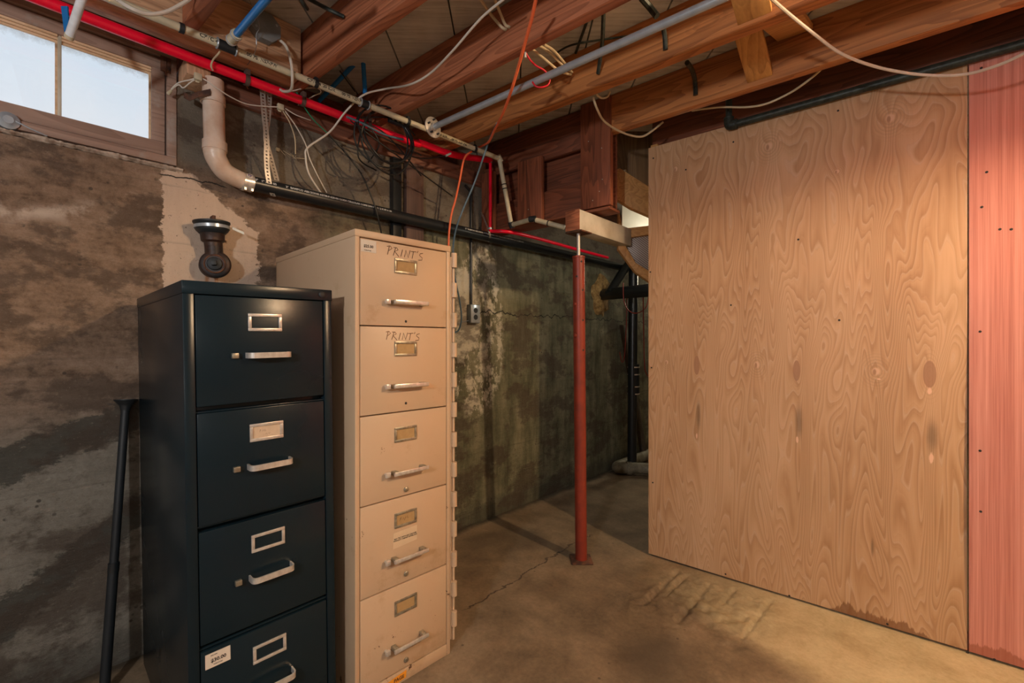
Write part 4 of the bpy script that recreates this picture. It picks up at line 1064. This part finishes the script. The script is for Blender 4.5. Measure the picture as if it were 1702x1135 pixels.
def steel_pipe():
    zz = 2.146; D = 1.408
    e = q(722, 207, 'D', D); a0 = aD(e)[0]
    r = thing('steel_pipe', 'galvanised steel pipe with round floor flange hung under the joists by a red hook', 'steel pipe', J(a0, D, zz), JROT)
    MB().tube([(0, 0, 0), (3.2, 0, 0)], .0135, 22).build('pipe_run', 'steel', r, smooth=True)
    f = MB().lathe((-.012, 0, 0), (1, 0, 0), [(0, .047), (.004, .047), (.006, .043), (.007, .020), (.018, .018), (.020, .0155)], 32).build('flange', 'strap', r, smooth=True)
    for k in range(5):
        g = .4 + k * 2 * PI / 5; MB().lathe((-.0135, .033 * math.cos(g), .033 * math.sin(g)), (1, 0, 0), [(0, .0042), (.0205, .0042)], 10).build('screw_hole', 'ink', f)
    ha, _ = aD(q(905, 130, 'D', D)); x = ha - a0
    h = thing('red_hook', 'red vinyl-coated screw hook holding the steel pipe', 'hook', J(ha, D, zz))
    h.rotation_euler = (0, 0, JROT)
    H = [(-.030, Dj['C'] - .01 - D, HB - zz - .001), (-.026, -.055, .050), (-.012, -.035, .032), (.004, -.004, .022), (.010, .019, .004), (.004, .020, -.018), (-.012, .004, -.030), (-.030, -.012, -.028), (-.042, -.020, -.010)]
    MB().tube(smoothpts(H, 6), .0034, 10).build('hook_wire', 'redplast', h, smooth=True)
    MB().lathe(H[0], (0, 0, -1), [(0, .0038), (.02, .0038)], 8).build('screw_end', 'whitewire', h)
steel_pipe()
def gas_pipe():
    zz = 2.178; D = 2.335; a0 = aD(q(1213, 205, 'D', D))[0]
    r = thing('gas_pipe', 'dark green-black iron pipe with elbow running along the top of the plywood', 'iron pipe', J(a0, D, zz), JROT)
    MB().tube([(0, 0, 0), (2.2, 0, 0)], .0165, 20).build('pipe_run', 'gas', r, smooth=True)
    MB().tube(smoothpts([Vector((.028, 0, 0)), Vector((.004, 0, .0)), Vector((-.004, 0, .010)), Vector((-.004, 0, .034))], 4), .0215, 18).build('elbow', 'gas', r, smooth=True)
    MB().torus((.030, 0, 0), (1, 0, 0), .0195, .004).build('elbow_rim', 'gas', r, smooth=True); MB().torus((-.004, 0, .036), (0, 0, 1), .0195, .004).build('elbow_rim', 'gas', r, smooth=True)
    MB().tube([(-.004, 0, .03), (-.004, 0, .225)], .0145, 16).build('riser', 'gas', r, smooth=True)
gas_pipe()
# ================================================================== JUNCTION BOX, CONNECTORS
def jbox():
    c = q(437, 51, 'X', HX1); r = thing('junction_box', 'round grey metal junction box screwed to the header between the joists', 'electrical box', c)
    m = MB(); pr = [(math.cos(PI / 8 + k * PI / 4) * .053, math.sin(PI / 8 + k * PI / 4) * .053) for k in range(8)]
    m.prism([Vector((.001, a, b)) for a, b in pr], (.034, 0, 0)); m.build('box', 'box', r, bevel=.002)
    MB().prism([Vector((.0352, a * 1.04, b * 1.04)) for a, b in pr], (.0022, 0, 0)).build('cover', 'box', r, bevel=.0008)
    for a, b in ((-.034, -.016), (.036, .020)): MB().lathe((.037, a, b), (1, 0, 0), [(0, .005), (.002, .004)], 10).build('screw', 'steel', r, smooth=True)
    MB().torus((.0375, .004, .004), (1, 0, 0), .012, .0006, 24, 6).build('knockout', 'box', r, smooth=True)
jbox()
cable('cable', 'white flat cable curling out of the grey junction box', 'cable', [(464, 66, 'X', .29), (476, 78, 'X', .31), (484, 105, 'X', .32), (486, 135, 'X', .30), (483, 150, 'X', .25), (472, 152, 'X', .20), (466, 149, 'X', .18)], .0055, 'whitewire', 'loose cables')
cable('thin_wire', 'thin bare grey wire dangling in front of the junction box', 'wire', [(413, -5, 'z', 2.3), (420, 12, 'X', .33), (428, 30, 'X', .33), (431, 46, 'X', .33), (426, 58, 'X', .33), (426, 78, 'X', .32), (420, 95, 'X', .30), (411, 108, 'X', .20)], .0013, 'steel')
cable('cable', 'white cable drooping at the very top edge above the window beam', 'cable', [(185, -8, 'z', 2.17), (215, 12, 'X', .42), (245, 23, 'X', .42), (275, 20, 'X', .42), (300, 8, 'X', .42), (325, -8, 'X', .42)], .0055, 'whitewire', 'loose cables')
cable('cable', 'white cable hanging from the high left bay down past the red pipe to the wall', 'cable', [(846, -8, 'z', 2.26), (800, 30, 'z', 2.25), (752, 85, 'z', 2.21), (715, 122, 'z', 2.205), (680, 141, 'z', 2.20), (640, 148, 'X', .30), (604, 158, 'X', .26), (575, 185, 'X', .20), (548, 219, 'X', .14), (512, 245, 'X', .10), (508, 262, 'X', .09), (514, 290, 'X', .085), (533, 320, 'X', .05)], .0042, 'whitewire', 'loose cables')
for k, (a, b) in enumerate((((795, -6), (842, 50)), ((820, -6), (848, 46)))):
    cable('cable', ('outer' if k == 0 else 'inner') + ' cream cable of the pair entering the near face of the cable-drilled joist', 'cable',
          [(a[0], a[1], 'z', 2.30), ((a[0] + b[0]) / 2 - 2, (a[1] + b[1]) / 2 + 3, 'D', 1.24), (b[0] - 8, b[1] - 5, 'D', 1.28), (b[0], b[1], 'D', 1.296)], .0055, 'creamwire', 'cream cables through the joists')
for k, P in enumerate((((880, 78), (905, 98), (930, 118), (949, 124)), ((890, 72), (912, 86), (935, 108), (951, 120)), ((904, 74), (920, 84), (938, 104), (947, 114)))):
    cable('cable', ('lower', 'middle', 'upper')[k] + ' cream cable of the bundle between the red hook and steel pipe', 'cable', [(P[0][0], P[0][1], 'D', 1.36)] + [(x, y, 'D', 1.45 + .1 * i) for i, (x, y) in enumerate(P[1:3])] + [(P[3][0], P[3][1], 'D', 1.70)], .0048, 'creamwire', 'cream cables through the joists')
cable('cable', 'cream cable looping below the joist end by the bulkhead', 'cable', [(986, 162, 'D', 1.772), (992, 180, 'D', 1.80), (1003, 200, 'D', 1.9), (1022, 214, 'D', 2.0), (1045, 224, 'D', 2.1), (1066, 227, 'D', 2.17), (1082, 219, 'D', 2.2), (1102, 203, 'D', 2.24)], .0050, 'creamwire', 'loose cables')
cable('cable', 'small cream cable loop peeking behind the orange-lit joist', 'cable', [tuple(J(aD(q(990, 150, 'D', 1.775))[0], 1.775, 2.403)), (990, 150, 'D', 1.775), (996, 161, 'D', 1.80), (1003, 163, 'D', 1.84), (1010, 160, 'D', 1.86), (1014, 152, 'D', 1.86)], .0045, 'creamwire', 'loose cables')
cable('cable', 'cream cable sagging in the bay above the green-black pipe', 'cable', [(1150, 184, 'D', 2.168), (1170, 181, 'D', 2.21), (1200, 178, 'D', 2.25), (1242, 178, 'D', 2.25), (1275, 172, 'D', 2.25), (1310, 156, 'D', 2.25), (1335, 140, 'D', 2.23), (1362, 118, 'D', 2.20), (1372, 104, 'D', 2.168)], .0045, 'creamwire', 'loose cables')
cable('cable', 'long white cable drooping across the top right in front of the plywood', 'cable', [(1278, -6, 'Z', 1.33), (1310, 22, 'Z', 1.42), (1355, 58, 'Z', 1.50), (1400, 90, 'Z', 1.55), (1460, 112, 'Z', 1.58), (1530, 124, 'Z', 1.56), (1600, 124, 'Z', 1.50), (1660, 108, 'Z', 1.42), (1712, 84, 'Z', 1.35)], .0048, 'whitewire', 'loose cables')
cable('extension_cord', 'orange extension cord hanging from the joists past the steel pipe behind the tall cabinet', 'cord', [(892, -8, 'D', 1.12), (884, 30, 'D', 1.17), (873, 70, 'D', 1.225), (862, 110, 'D', 1.29), (850, 150, 'D', 1.355), (836, 188, 'D', 1.47), (822, 216, 'D', 1.62), (812, 236, 'D', 1.72), (800, 243, 'D', 1.85), (787, 250, 'X', .23), (772, 263, 'X', .196), (764, 300, 'X', .17), (757, 332, 'X', .15), (750, 358, 'X', .125), (746, 392, 'X', .11), (745, 440, 'X', .08)], .0058, 'orangewire')
cable('power_cord', 'dark blue-black cord dropping from the orange cord down behind the tall cabinet', 'cord', [(826, 205, 'D', 1.60), (812, 236, 'X', .42), (790, 300, 'X', .33), (768, 352, 'X', .25), (757, 385, 'X', .20), (753, 418, 'X', .16), (756, 460, 'X', .10), (764, 500, 'X', .07), (767, 530, 'X', .05), (762, 549, 'X', .04), (752, 553, 'X', .03)], .0052, 'bluewire')
cable('black_cable', 'black cable swooping from the green wire down behind the tall beige cabinet', 'cable', [(545, 222, 'X', .13), (575, 255, 'X', .12), (600, 288, 'X', .118), (618, 328, 'X', .115), (628, 360, 'X', .11), (634, 388, 'X', .09)], .0038, 'blackwire')
cable('green_wire', 'green wire looping from the copper end behind the red pipe', 'wire', [(405, 140, 'X', .12), (425, 137, 'X', .10), (455, 128, 'X', .09), (478, 138, 'X', .10), (494, 155, 'X', .13), (506, 178, 'X', .14), (522, 200, 'X', .135), (545, 222, 'X', .13)], .0026, 'greenwire')
m = MB()
for k in range(5):
    o_ = q(400 + k * 1.5, 128 + k * 2.6, 'X', .13); m.tube(smoothpts([o_ + Vector((0, -.006, .014)), o_ + Vector((.006, .004, .005)), o_ + Vector((-.003, .010, -.008)), o_ + Vector((.004, .012, -.018))], 5), .0016, 6)
tag(m.build('copper_wire_end', 'copper', smooth=True), 'twisted bare copper wire ends hanging under the red pipe', 'wire')
cable('bell_wire', 'thin cream wire from window corner past the white pipe to a small connector', 'wire', [(285, 148, 'X', .05), (296, 138, 'X', .08), (315, 133, 'X', .13), (335, 130, 'X', .15), (360, 146, 'X', .16), (385, 162, 'X', .14), (415, 174, 'X', .12), (462, 178, 'X', .12)], .0024, 'whitewire', 'thin bell wires')
cable('bell_wire', 'second thin cream wire at the window corner, ending at the bracket', 'wire', [(285, 149, 'X', .05), (297, 141, 'X', .08), (305, 146, 'X', .10), (318, 136, 'X', .13), (335, 126, 'X', .15)], .0024, 'whitewire', 'thin bell wires')
cable('bell_wire', 'thin cream wire dropping from the small connector to a frayed end', 'wire', [(470, 184, 'X', .11), (482, 205, 'X', .10), (490, 230, 'X', .09), (491, 256, 'X', .07)], .0024, 'creamwire', 'thin bell wires')
cable('bell_wire', 'thin white wire from the small connector down to the drain pipe', 'wire', [(472, 182, 'X', .11), (492, 210, 'X', .10), (508, 240, 'X', .10), (514, 262, 'X', .10), (528, 292, 'X', .09), (543, 320, 'X', .05)], .0026, 'whitewire', 'thin bell wires')
cable('bell_wire', 'thin white wire stub pointing right from the small connector', 'wire', [(474, 180, 'X', .11), (490, 190, 'X', .11), (505, 196, 'X', .11), (516, 200, 'X', .10)], .0022, 'whitewire', 'thin bell wires')
cable('bell_wire', 'thin white loop wire between the copper end and the junction box cable', 'wire', [(409, 118, 'X', .15), (412, 132, 'X', .16), (430, 142, 'X', .16), (455, 150, 'X', .16), (480, 152, 'X', .17), (505, 147, 'X', .17), (528, 147, 'X', .16), (533, 154, 'X', .15), (520, 160, 'X', .14), (495, 175, 'X', .10)], .0022, 'whitewire', 'thin bell wires')
cable('bell_wire', 'short cream wire tail hanging beneath the blue pipe coupling', 'wire', [(372, 74, 'X', .28), (364, 88, 'X', .26), (354, 100, 'X', .20), (351, 110, 'X', .19), (354, 117, 'X', .18)], .0032, 'creamwire', 'thin bell wires')
for (px, py, X, nm, lab) in ((466, 178, .115, 'wire_connector', 'small white wire connector hanging below the red pipe'), (329, 128, .15, 'wire_connector', 'small white connector block above the white drain pipe')):
    c = q(px, py, 'X', X); m = MB().box(-.008, .008, -.012, .012, -.012, .012); m.box(-.011, -.008, -.007, .007, -.016, .016)
    o = m.build(nm, 'cream', bevel=.002, loc=c); tag(o, lab, 'connector')
c = q(285, 150, 'X', .045)
tag(MB().lathe((0, 0, 0), (-.2, -.6, -1), [(0, .004), (.010, .006), (.018, .0065), (.021, .004)], 14).build('wire_nut', 'cream', loc=c, smooth=True), 'tiny tan wire nut at the window frame corner', 'wire nut')
# frayed wire cluster on wall
m = MB()
for k in range(6):
    p = q(489 + random.uniform(-3, 3), 262 + random.uniform(-4, 4), 'X', .03); m.tube([p, p + Vector((random.uniform(0, .02), random.uniform(-.02, .02), random.uniform(-.02, .02)))], .001, 5)
for a, b in (((470, 250), (489, 262)), ((489, 262), (508, 264)), ((463, 246), (474, 258))): m.tube([q(*a, 'X', .02), q(*b, 'X', .02)], .001, 5)
p = q(461, 249, 'X', .008); m.box(p.x - .006, p.x + .006, p.y - .007, p.y + .007, p.z - .007, p.z + .007)
tag(m.build('frayed_wires', 'cream', smooth=True), 'frayed thin wire ends stuck to the wall below the pipes', 'wire')
# black cable coil
def coil():
    c = q(640, 232, 'X', .232); r = thing('cable_coil', 'tangled coil of black cables hanging under the red pipe', 'cable coil', c)
    rnd = random.Random(3)
    U = Vector((.06, .99, 0)).normalized()
    def E(t, A, B, cx, cz, k): return U * (cx + A * math.cos(t)) + Vector((.006 * k + .01 * math.sin(3 * t + k), 0, cz + B * math.sin(t)))
    for k, (A, B, cx, cz) in enumerate(((.135, .135, -.015, .0), (.125, .150, .01, -.012), (.115, .120, .01, .01), (.14, .125, .0, .018))):
        MB().tube([E(t * 2 * PI / 40 + .5 * k, A, B, cx, cz, k) for t in range(41)], .0042, 8).build('loop', 'blackwire', r, smooth=True)
    for k, (a, b, m_) in enumerate((((578, 196), (700, 292), (640, 222)), ((582, 200), (752, 326), (665, 262)), ((590, 205), (700, 258), (650, 235)), ((600, 195), (690, 225), (660, 198)), ((616, 212), (612, 270), (630, 240)), ((600, 215), (625, 283), (596, 262)))):
        MB().tube(pts_off(smoothpts([q(*a, 'X', .225), q(*m_, 'X', .218), q(*b, 'X', .14)], 8), c), .0034, 8).build('strand', 'blackwire', r, smooth=True)
    MB().tube(pts_off(smoothpts([q(650, 250, 'X', .218), q(700, 263, 'X', .205), q(740, 259, 'X', .205)], 8), c), .003, 8).build('strand', 'blackwire', r, smooth=True)
    MB().tube(pts_off([q(741, 259, 'X', .205), q(749, 255, 'X', .205)], c), .0058, 12).build('coax_plug', 'steel', r, smooth=True)
    MB().tube(pts_off(smoothpts([q(576, 194, 'X', .235), q(600, 204, 'X', .235), q(640, 224, 'X', .225), q(670, 232, 'X', .218)], 6), c), .0050, 10).build('strand', 'bluewire', r, smooth=True)
    b = MB(); p = q(662, 201, 'z', 2.19) - c
    pb = q(663, 202, 'X', .24) - c
    b.box(pb.x - .012, pb.x + .012, pb.y - .055, pb.y + .055, pb.z - .02, pb.z + .02); bl = b.build('terminal_block', 'rubber', r, bevel=.003)
    for k in range(8):
        yy = pb.y - .045 + .026 * (k // 2); zz = pb.z + (.006 if k % 2 else -.008)
        MB().box(pb.x + .0121, pb.x + .014, yy, yy + .011, zz - .002, zz + .002).build('terminal_screw', 'cream', bl)
coil()
# pipe pegs / dark offcuts between joists (bare cable staples)
for lab, P, r_ in (('black rod sticking out above the nearest pale joist at the top', [(505, -6, 'D', .80), (545, 15, 'D', .84), (572, 28, 'D', .885)], .007),
               ('black rod poking from the subfloor in the junction-box bay', [(497, -6, 'D', .70), (505, 6, 'D', .72), (511, 15, 'D', .74)], .006),
               ('dark pipe crossing the bay at the top between the steel pipe and the pine block', [(1066, -4, 'z', 2.39), (1080, 12, 'z', 2.37), (1092, 27, 'z', 2.33)], .012),
               ('upright black peg behind the steel pipe, tallest one', [(1003, 20, 'z', 2.39), (1001, 70, 'z', 2.33), (994, 122, 'D', 1.695)], .008),
               ('black peg against the orange-lit joist below the steel pipe near the pine block', [(1102, 45, 'D', 1.66), (1105, 62, 'D', 1.685), (1106, 83, 'D', 1.698)], .009),
               ('black bent peg against the last joist above the plywood', [(1142, 104, 'D', 1.90), (1150, 116, 'D', 2.0), (1155, 135, 'D', 2.09), (1156, 158, 'D', 2.103)], .010),
               ('thin black cable running across the subfloor behind the red hook', [(975, 37, 'z', 2.395), (965, 65, 'z', 2.39), (957, 88, 'z', 2.39)], .006),
               ('thin black cable lying slantwise on the subfloor behind the steel pipe', [(925, 88, 'z', 2.38), (950, 75, 'z', 2.38), (1000, 66, 'z', 2.38), (1060, 58, 'z', 2.37)], .004),
               ('thin black cable across the boards beyond the first joist', [(565, 118, 'z', 2.36), (590, 152, 'z', 2.34)], .003)):
    cable('conduit_peg' if 'peg' in lab or 'rod' in lab else 'dark_cable', lab, 'peg' if 'peg' in lab or 'rod' in lab else 'cable', P, r_, 'gas', 'black pegs and cables between the joists')
# ================================================================== BULKHEAD, BEAM, RED POST
def bulkhead():
    ox = J(-1.07, 2.10, 1.84); r = thing('board_bulkhead', 'dark red-brown board bulkhead hanging below the joists behind the cream and red pipes', 'bulkhead', ox, JROT)
    B = lambda a0, a1, D0, D1, z0, z1: MB().box(a0 + 1.07, a1 + 1.07, D0 - 2.10, D1 - 2.10, z0 - 1.84, z1 - 1.84)
    aL = a_at_X(.03, 2.12)
    B(-1.671, -1.498, 2.10, 2.13, 1.84, 2.205).build('upright', 'darkwood_z', r, bevel=.003)
    B(-1.243, -1.070, 2.098, 2.134, 1.845, 2.40).build('upright', 'darkwood_z', r, bevel=.003)
    B(aL, aL + .10, 2.10, 2.13, 1.84, 2.205).build('upright', 'darkwood_z', r, bevel=.003)
    B(aL, -1.09, 2.136, 2.16, 2.19, 2.40).build('board', 'darkwood', r, bevel=.002)
    B(aL, -1.09, 2.137, 2.17, 1.84, 2.008).build('board', 'darkwood', r, bevel=.004)
    B(aL, -1.09, 2.20, 2.22, 1.85, 2.40).build('back_board', 'darkwood', r, bevel=.002)
    B(aL, -1.075, 2.10, 2.22, 1.825, 1.839).build('board', 'darkwood', r, bevel=.002)
    # bright nail heads
    for (px, py) in ((978, 235), (1001, 298), (996, 318), (1000, 246), (878, 348), (985, 333)):
        p = q(px, py, 'D', 2.097); a, D = aD(p); MB().lathe((a + 1.07, -.0025, p.z - 1.84), (0, -1, 0), [(0, .003), (.0015, .002)], 8).build('nail', 'strap', r)
bulkhead()
def support():
    # end of the painted beam nearest the camera
    a = q(938, 351, 'Z', 2.28); w = .083
    near = q(952, 367, 'Z', 2.29)
    d = Vector((-.02, 1, 0)).normalized(); s = Vector((1, .02, 0))
    m = MB(); L = .54
    c = Vector((near.x, near.y, 0)); z0 = q(952, 383, 'Z', 2.29).z; z1 = q(952, 350, 'Z', 2.29).z
    pts = [c - s * .04, c + s * .04]
    m.prism([(c - s * .042 + Vector((0, 0, z0))), (c + s * .042 + Vector((0, 0, z0))), (c + s * .042 + Vector((0, 0, z1))), (c - s * .042 + Vector((0, 0, z1)))], d * L)
    o = m.build('painted_beam', 'whitepaint', bevel=.003); tag(o, 'short white-painted timber beam held up by the red steel post', 'timber', kind='thing')
    e = MB().prism([(c - s * .0425 - d * .004 + Vector((0, 0, z0 - .0005))), (c + s * .0425 - d * .004 + Vector((0, 0, z0 - .0005))), (c + s * .0425 - d * .004 + Vector((0, 0, z1 + .0005))), (c - s * .0425 - d * .004 + Vector((0, 0, z1 + .0005)))], d * .0035)
    e2 = e.build('bare_end', 'joist', bevel=.001); e2.parent = o; e2.location = e2.location - o.location
    # post
    base = q(966, 931, 'z', 0.0); base.z = 0
    r = thing('steel_post', 'red-painted adjustable steel post standing on the floor by the plywood', 'steel post', base)
    topc = c + d * .05; lean = Vector((topc.x - base.x, topc.y - base.y, 0))
    ht = 1.585; tt = lambda z: Vector((lean.x * z / z0, lean.y * z / z0, z))
    MB().tube([tt(.008), tt(ht)], .0305, 28).build('tube', 'redpaint', r, smooth=True)
    MB().ring(tt(ht - .004), (0, 0, 1), .0300, .010, .003).build('rim', 'redpaint', r, smooth=True)
    MB().tube([tt(ht - .02), tt(z0 - .008)], .0095, 14).build('screw_jack', 'strap', r, smooth=True)
    MB().box(tt(z0).x - .05, tt(z0).x + .05, tt(z0).y - .045, tt(z0).y + .05, z0 - .008, z0 - .001).build('head_plate', 'rust', r, bevel=.001)
    bp = MB().box(-.055, .055, -.055, .055, 0.0005, .009).build('base_plate', 'rust', r, bevel=.002); bp.rotation_euler = (0, 0, .75)
    dirn = Vector((CAM.x - base.x, CAM.y - base.y, 0)).normalized(); sd = Vector((-dirn.y, dirn.x, 0))
    for (py, k, big) in ((437, .55, 0), (461, -.35, 1), (483, .85, 0), (532, .85, 0), (581, .85, 0)):
        z = 1.15 + (567 - py) / 756 * 2.36; nrm = (dirn + sd * k).normalized(); p = tt(z) + nrm * .0296
        MB().lathe(p, nrm, [(0, .0055), (.0012, .0055)], 14).build('pin_hole', 'ink', r)
    for py in (506, 557):
        z = 1.15 + (567 - py) / 756 * 2.36; nrm = (dirn - sd * .75).normalized()
        MB().lathe(tt(z) + nrm * .030, nrm, [(0, .0085), (.008, .0085), (.010, .006)], 8).build('pin_bolt', 'redpaint', r, smooth=True)
support()
# ================================================================== BEYOND THE PLYWOOD EDGE
def beyond():
    Zs = 2.75
    P = lambda px, py, Z=Zs: q(px, py, 'Z', Z)
    f = Vector((-0.684, 0.7295, 0))
    def slab(name, pix, Z, th, mat, label, cat, parent=None, bev=.002):
        m = MB().prism([P(x, y, Z) for x, y in pix], f * th); o = m.build(name, mat, parent=parent, bevel=bev)
        return tag(o, label, cat, kind='thing')
    slab('angled_plank', [(1016, 288), (1030, 279), (1110, 330), (1110, 372), (1050, 346), (1018, 326)], 2.62, .04, 'fresh', 'orange-brown angled plank above the bright opening behind the plywood edge', 'plank')
    slab('hatched_panel', [(1018, 190), (1060, 190), (1100, 200), (1140, 262), (1140, 372), (1040, 282), (1018, 286)], 2.72, .02, 'hatchwood', 'dark brown board high behind the plywood edge, beneath the last joist', 'panel')
    slab('stair_opening_panel', [(1034, 320), (1130, 320), (1130, 385), (1034, 385)], 3.05, .015, 'drywall', 'bright white board glimpsed between planks behind the plywood edge', 'board')
    slab('stringer_plank', [(1028, 346), (1034, 374), (1034, 398), (1056, 436), (1120, 476), (1120, 496), (1056, 452), (1028, 414)], 2.66, .04, 'fresh', 'rough orange stringer edge slanting down behind the plywood edge', 'stringer')
    slab('crossbar_plank', [(1034, 380), (1120, 370), (1120, 384), (1036, 396)], 2.665, .028, 'fresh', 'short orange crossbar under the bright opening', 'plank')
    slab('ribbed_panel', [(1035, 396), (1120, 384), (1120, 474), (1054, 438), (1035, 420)], 2.70, .015, 'lath', 'grey ribbed triangular panel below the bright opening', 'panel')
    # vertical black stack
    b = q(1050, 790, 'X', .17); b.z = 0
    xs = .17; yv = q(1053, 600, 'X', xs).y
    r = thing('drain_stack', 'vertical black drain stack with silver clamps beyond the red post', 'drain pipe', (xs, yv, 0))
    zt = lambda py: q(1053, py, 'X', xs).z
    MB().tube([(0, -.03, zt(800)), (0, 0, 2.15)], .040, 24).build('stack', 'abs', r, smooth=True)
    MB().tube([(0, 0, zt(655)), (0, 0, zt(605))], .050, 24).build('sleeve', 'rubber', r, smooth=True)
    for py in (610, 622, 642, 654): MB().ring((0, 0, zt(py)), (0, 0, 1), .0505, .010, .002).build('clamp', 'chrome', r, smooth=True)
    y2 = q(1060, 483, 'X', xs + .09)
    r = thing('branch_drain', 'thick black horizontal drain pipe entering the wall through foam', 'drain pipe', q(1000, 487, 'X', .1))
    o = q(1000, 487, 'X', .1)
    MB().tube(pts_off([q(997, 490, 'X', .0) , q(1040, 486, 'X', .30), q(1130, 478, 'X', .9)], o), .048, 22).build('pipe_run', 'abs', r, smooth=True)
    MB().tube(pts_off([q(1012, 488, 'X', .14), q(1036, 450, 'X', .13), q(1046, 438, 'X', .13)], o), .036, 20).build('branch', 'abs', r, smooth=True)
    m = MB(); rn = random.Random(4)
    c = q(997, 490, 'X', 0.0)
    pts = [(1, .95)]
    for ring_i, (R, h) in enumerate(((1.0, .0), (.95, .03), (.7, .045), (.4, .04))):
        for k in range(18):
            g = 2 * PI * k / 18; rr = R * (1 + .25 * rn.uniform(-1, 1)); m.v.append(c + Vector((h * (1 + .3 * rn.uniform(-1, 1)) - .002, .12 * rr * math.cos(g), .17 * rr * math.sin(g))))
    for i in range(3):
        for k in range(18): k2 = (k + 1) % 18; m.f.append((i * 18 + k, i * 18 + k2, (i + 1) * 18 + k2, (i + 1) * 18 + k))
    m.f.append(tuple(54 + k for k in range(18)))
    tag(m.build('foam_collar', 'foam', smooth=True), 'lumpy yellow foam around the drain pipe hole in the wall', 'foam')
    # leaning plank
    a = q(1029, 540, 'X', .012); b = q(1066, 782, 'X', .06); b.z = 0.0
    m = MB(); w = Vector((0, .075, 0)); t_ = Vector((.035, 0, 0))
    m.prism([a, a + w, b + w, b], t_); tag(m.build('leaning_plank', 'greyplank', bevel=.002), 'dark narrow plank leaning on the wall behind the drain stack', 'plank', kind='thing')
    # white trap on the floor
    p = [q(1082, 748, 'X', .09), q(1020, 765, 'X', .09), q(1058, 781, 'X', .34), q(1060, 800, 'X', .36)]
    P2 = [Vector((.09, q(1085, 735, 'X', .09).y, .06)), Vector((.09, q(1020, 765, 'X', .09).y, .06)), Vector((.30, q(1020, 765, 'X', .09).y + .18, .06)), Vector((.44, q(1020, 765, 'X', .09).y + .20, .055))]
    r = thing('floor_drain_pipe', 'grimy white plastic pipe bend lying on the floor at the foot of the drain stack', 'drain pipe', P2[1] - Vector((0, 0, .06)))
    MB().tube(pts_off(fillet(P2, .09), P2[1] - Vector((0, 0, .06))), .048, 20).build('pipe_run', 'pvcdirty', r, smooth=True)
    MB().ring(P2[1] + Vector((.10, .085, .0)) - (P2[1] - Vector((0, 0, .06))), (.21, .18, 0), .048, .04, .007).build('socket_rim', 'pvcdirty', r, smooth=True)
    cable('hanging_wire', 'dark red wire loop hanging from the thick black drain pipe', 'wire', [(1036, 470, 'X', .35), (1037, 500, 'X', .36), (1046, 517, 'X', .38), (1060, 520, 'X', .42), (1074, 510, 'X', .45), (1079, 485, 'X', .45)], .004, 'redwire', 'dark red wires beyond the post')
    cable('hanging_wire', 'long dark red wire dropping beside the leaning plank', 'wire', [(1042, 490, 'X', .28), (1041, 540, 'X', .26), (1038, 590, 'X', .22), (1034, 602, 'X', .2), (1030, 585, 'X', .18)], .0045, 'redwire', 'dark red wires beyond the post')
    cable('hanging_wire', 'dark red wire with knot hanging at the plywood edge', 'wire', [(1069, 482, 'X', .50), (1070, 560, 'X', .40), (1071, 600, 'X', .40), (1073, 618, 'X', .4), (1080, 628, 'X', .4)], .0045, 'redwire', 'dark red wires beyond the post')
beyond()
# post and strip on the wall behind the tall cabinet
y0, y1 = q(668, 350, 'X', .0).y, q(699, 350, 'X', .0).y
tag(MB().box(.001, .030, y0 + .01, y1, 0.0, 2.128).build('wall_post', 'postwood', bevel=.002), 'flat purple-brown post standing against the concrete behind the tall cabinet', 'post', kind='thing')
y0 = q(660, 350, 'X', .13).y
yb0, yb1 = q(653, 330, 'X', .03).y, q(667, 330, 'X', .03).y
tag(MB().box(.002, .034, yb0, min(yb1, q(668, 350, 'X', .0).y), 0.0, 2.129).build('wall_strip', 'abs', bevel=.003), 'black upright strip on the concrete beside the purple-brown post', 'strip', kind='thing')
# conduit and outlet
def outlet():
    c = q(783, 522, 'X', .0); yb = q(776, 400, 'X', .012).y
    r = thing('outlet_box', 'grey metal wall outlet box with two sockets', 'outlet', (0.0, c.y, c.z))
    MB().box(.001, .040, -.038, .038, -.058, .058).build('box', 'box', r, bevel=.004)
    f = MB().box(.0402, .043, -.036, .036, -.055, .055).build('cover_plate', 'steel', r, bevel=.001)
    for s_ in (.021, -.021):
        k = MB().lathe((.0431, 0, s_), (1, 0, 0), [(0, .0165), (.002, .016)], 20).build('socket', 'rubber', r, smooth=True)
    for yy in (-.02, ): MB().tube([(.02, yy - .01, -.04), (.012, yy - .06, -.052), (.01, yy - .12, -.07)], .002, 6).build('wire', 'steel', r)
    cn = thing('conduit', 'thin black conduit dropping down the wall into the outlet box', 'conduit', (.012, c.y - .01, c.z + .06))
    MB().tube(fillet([Vector((0, 0, 0)), Vector((0, 0, 2.08 - c.z - .06)), Vector((.0, -.05, 2.11 - c.z - .06))], .03), .008, 10).build('tube', 'abs', cn, smooth=True)
outlet()
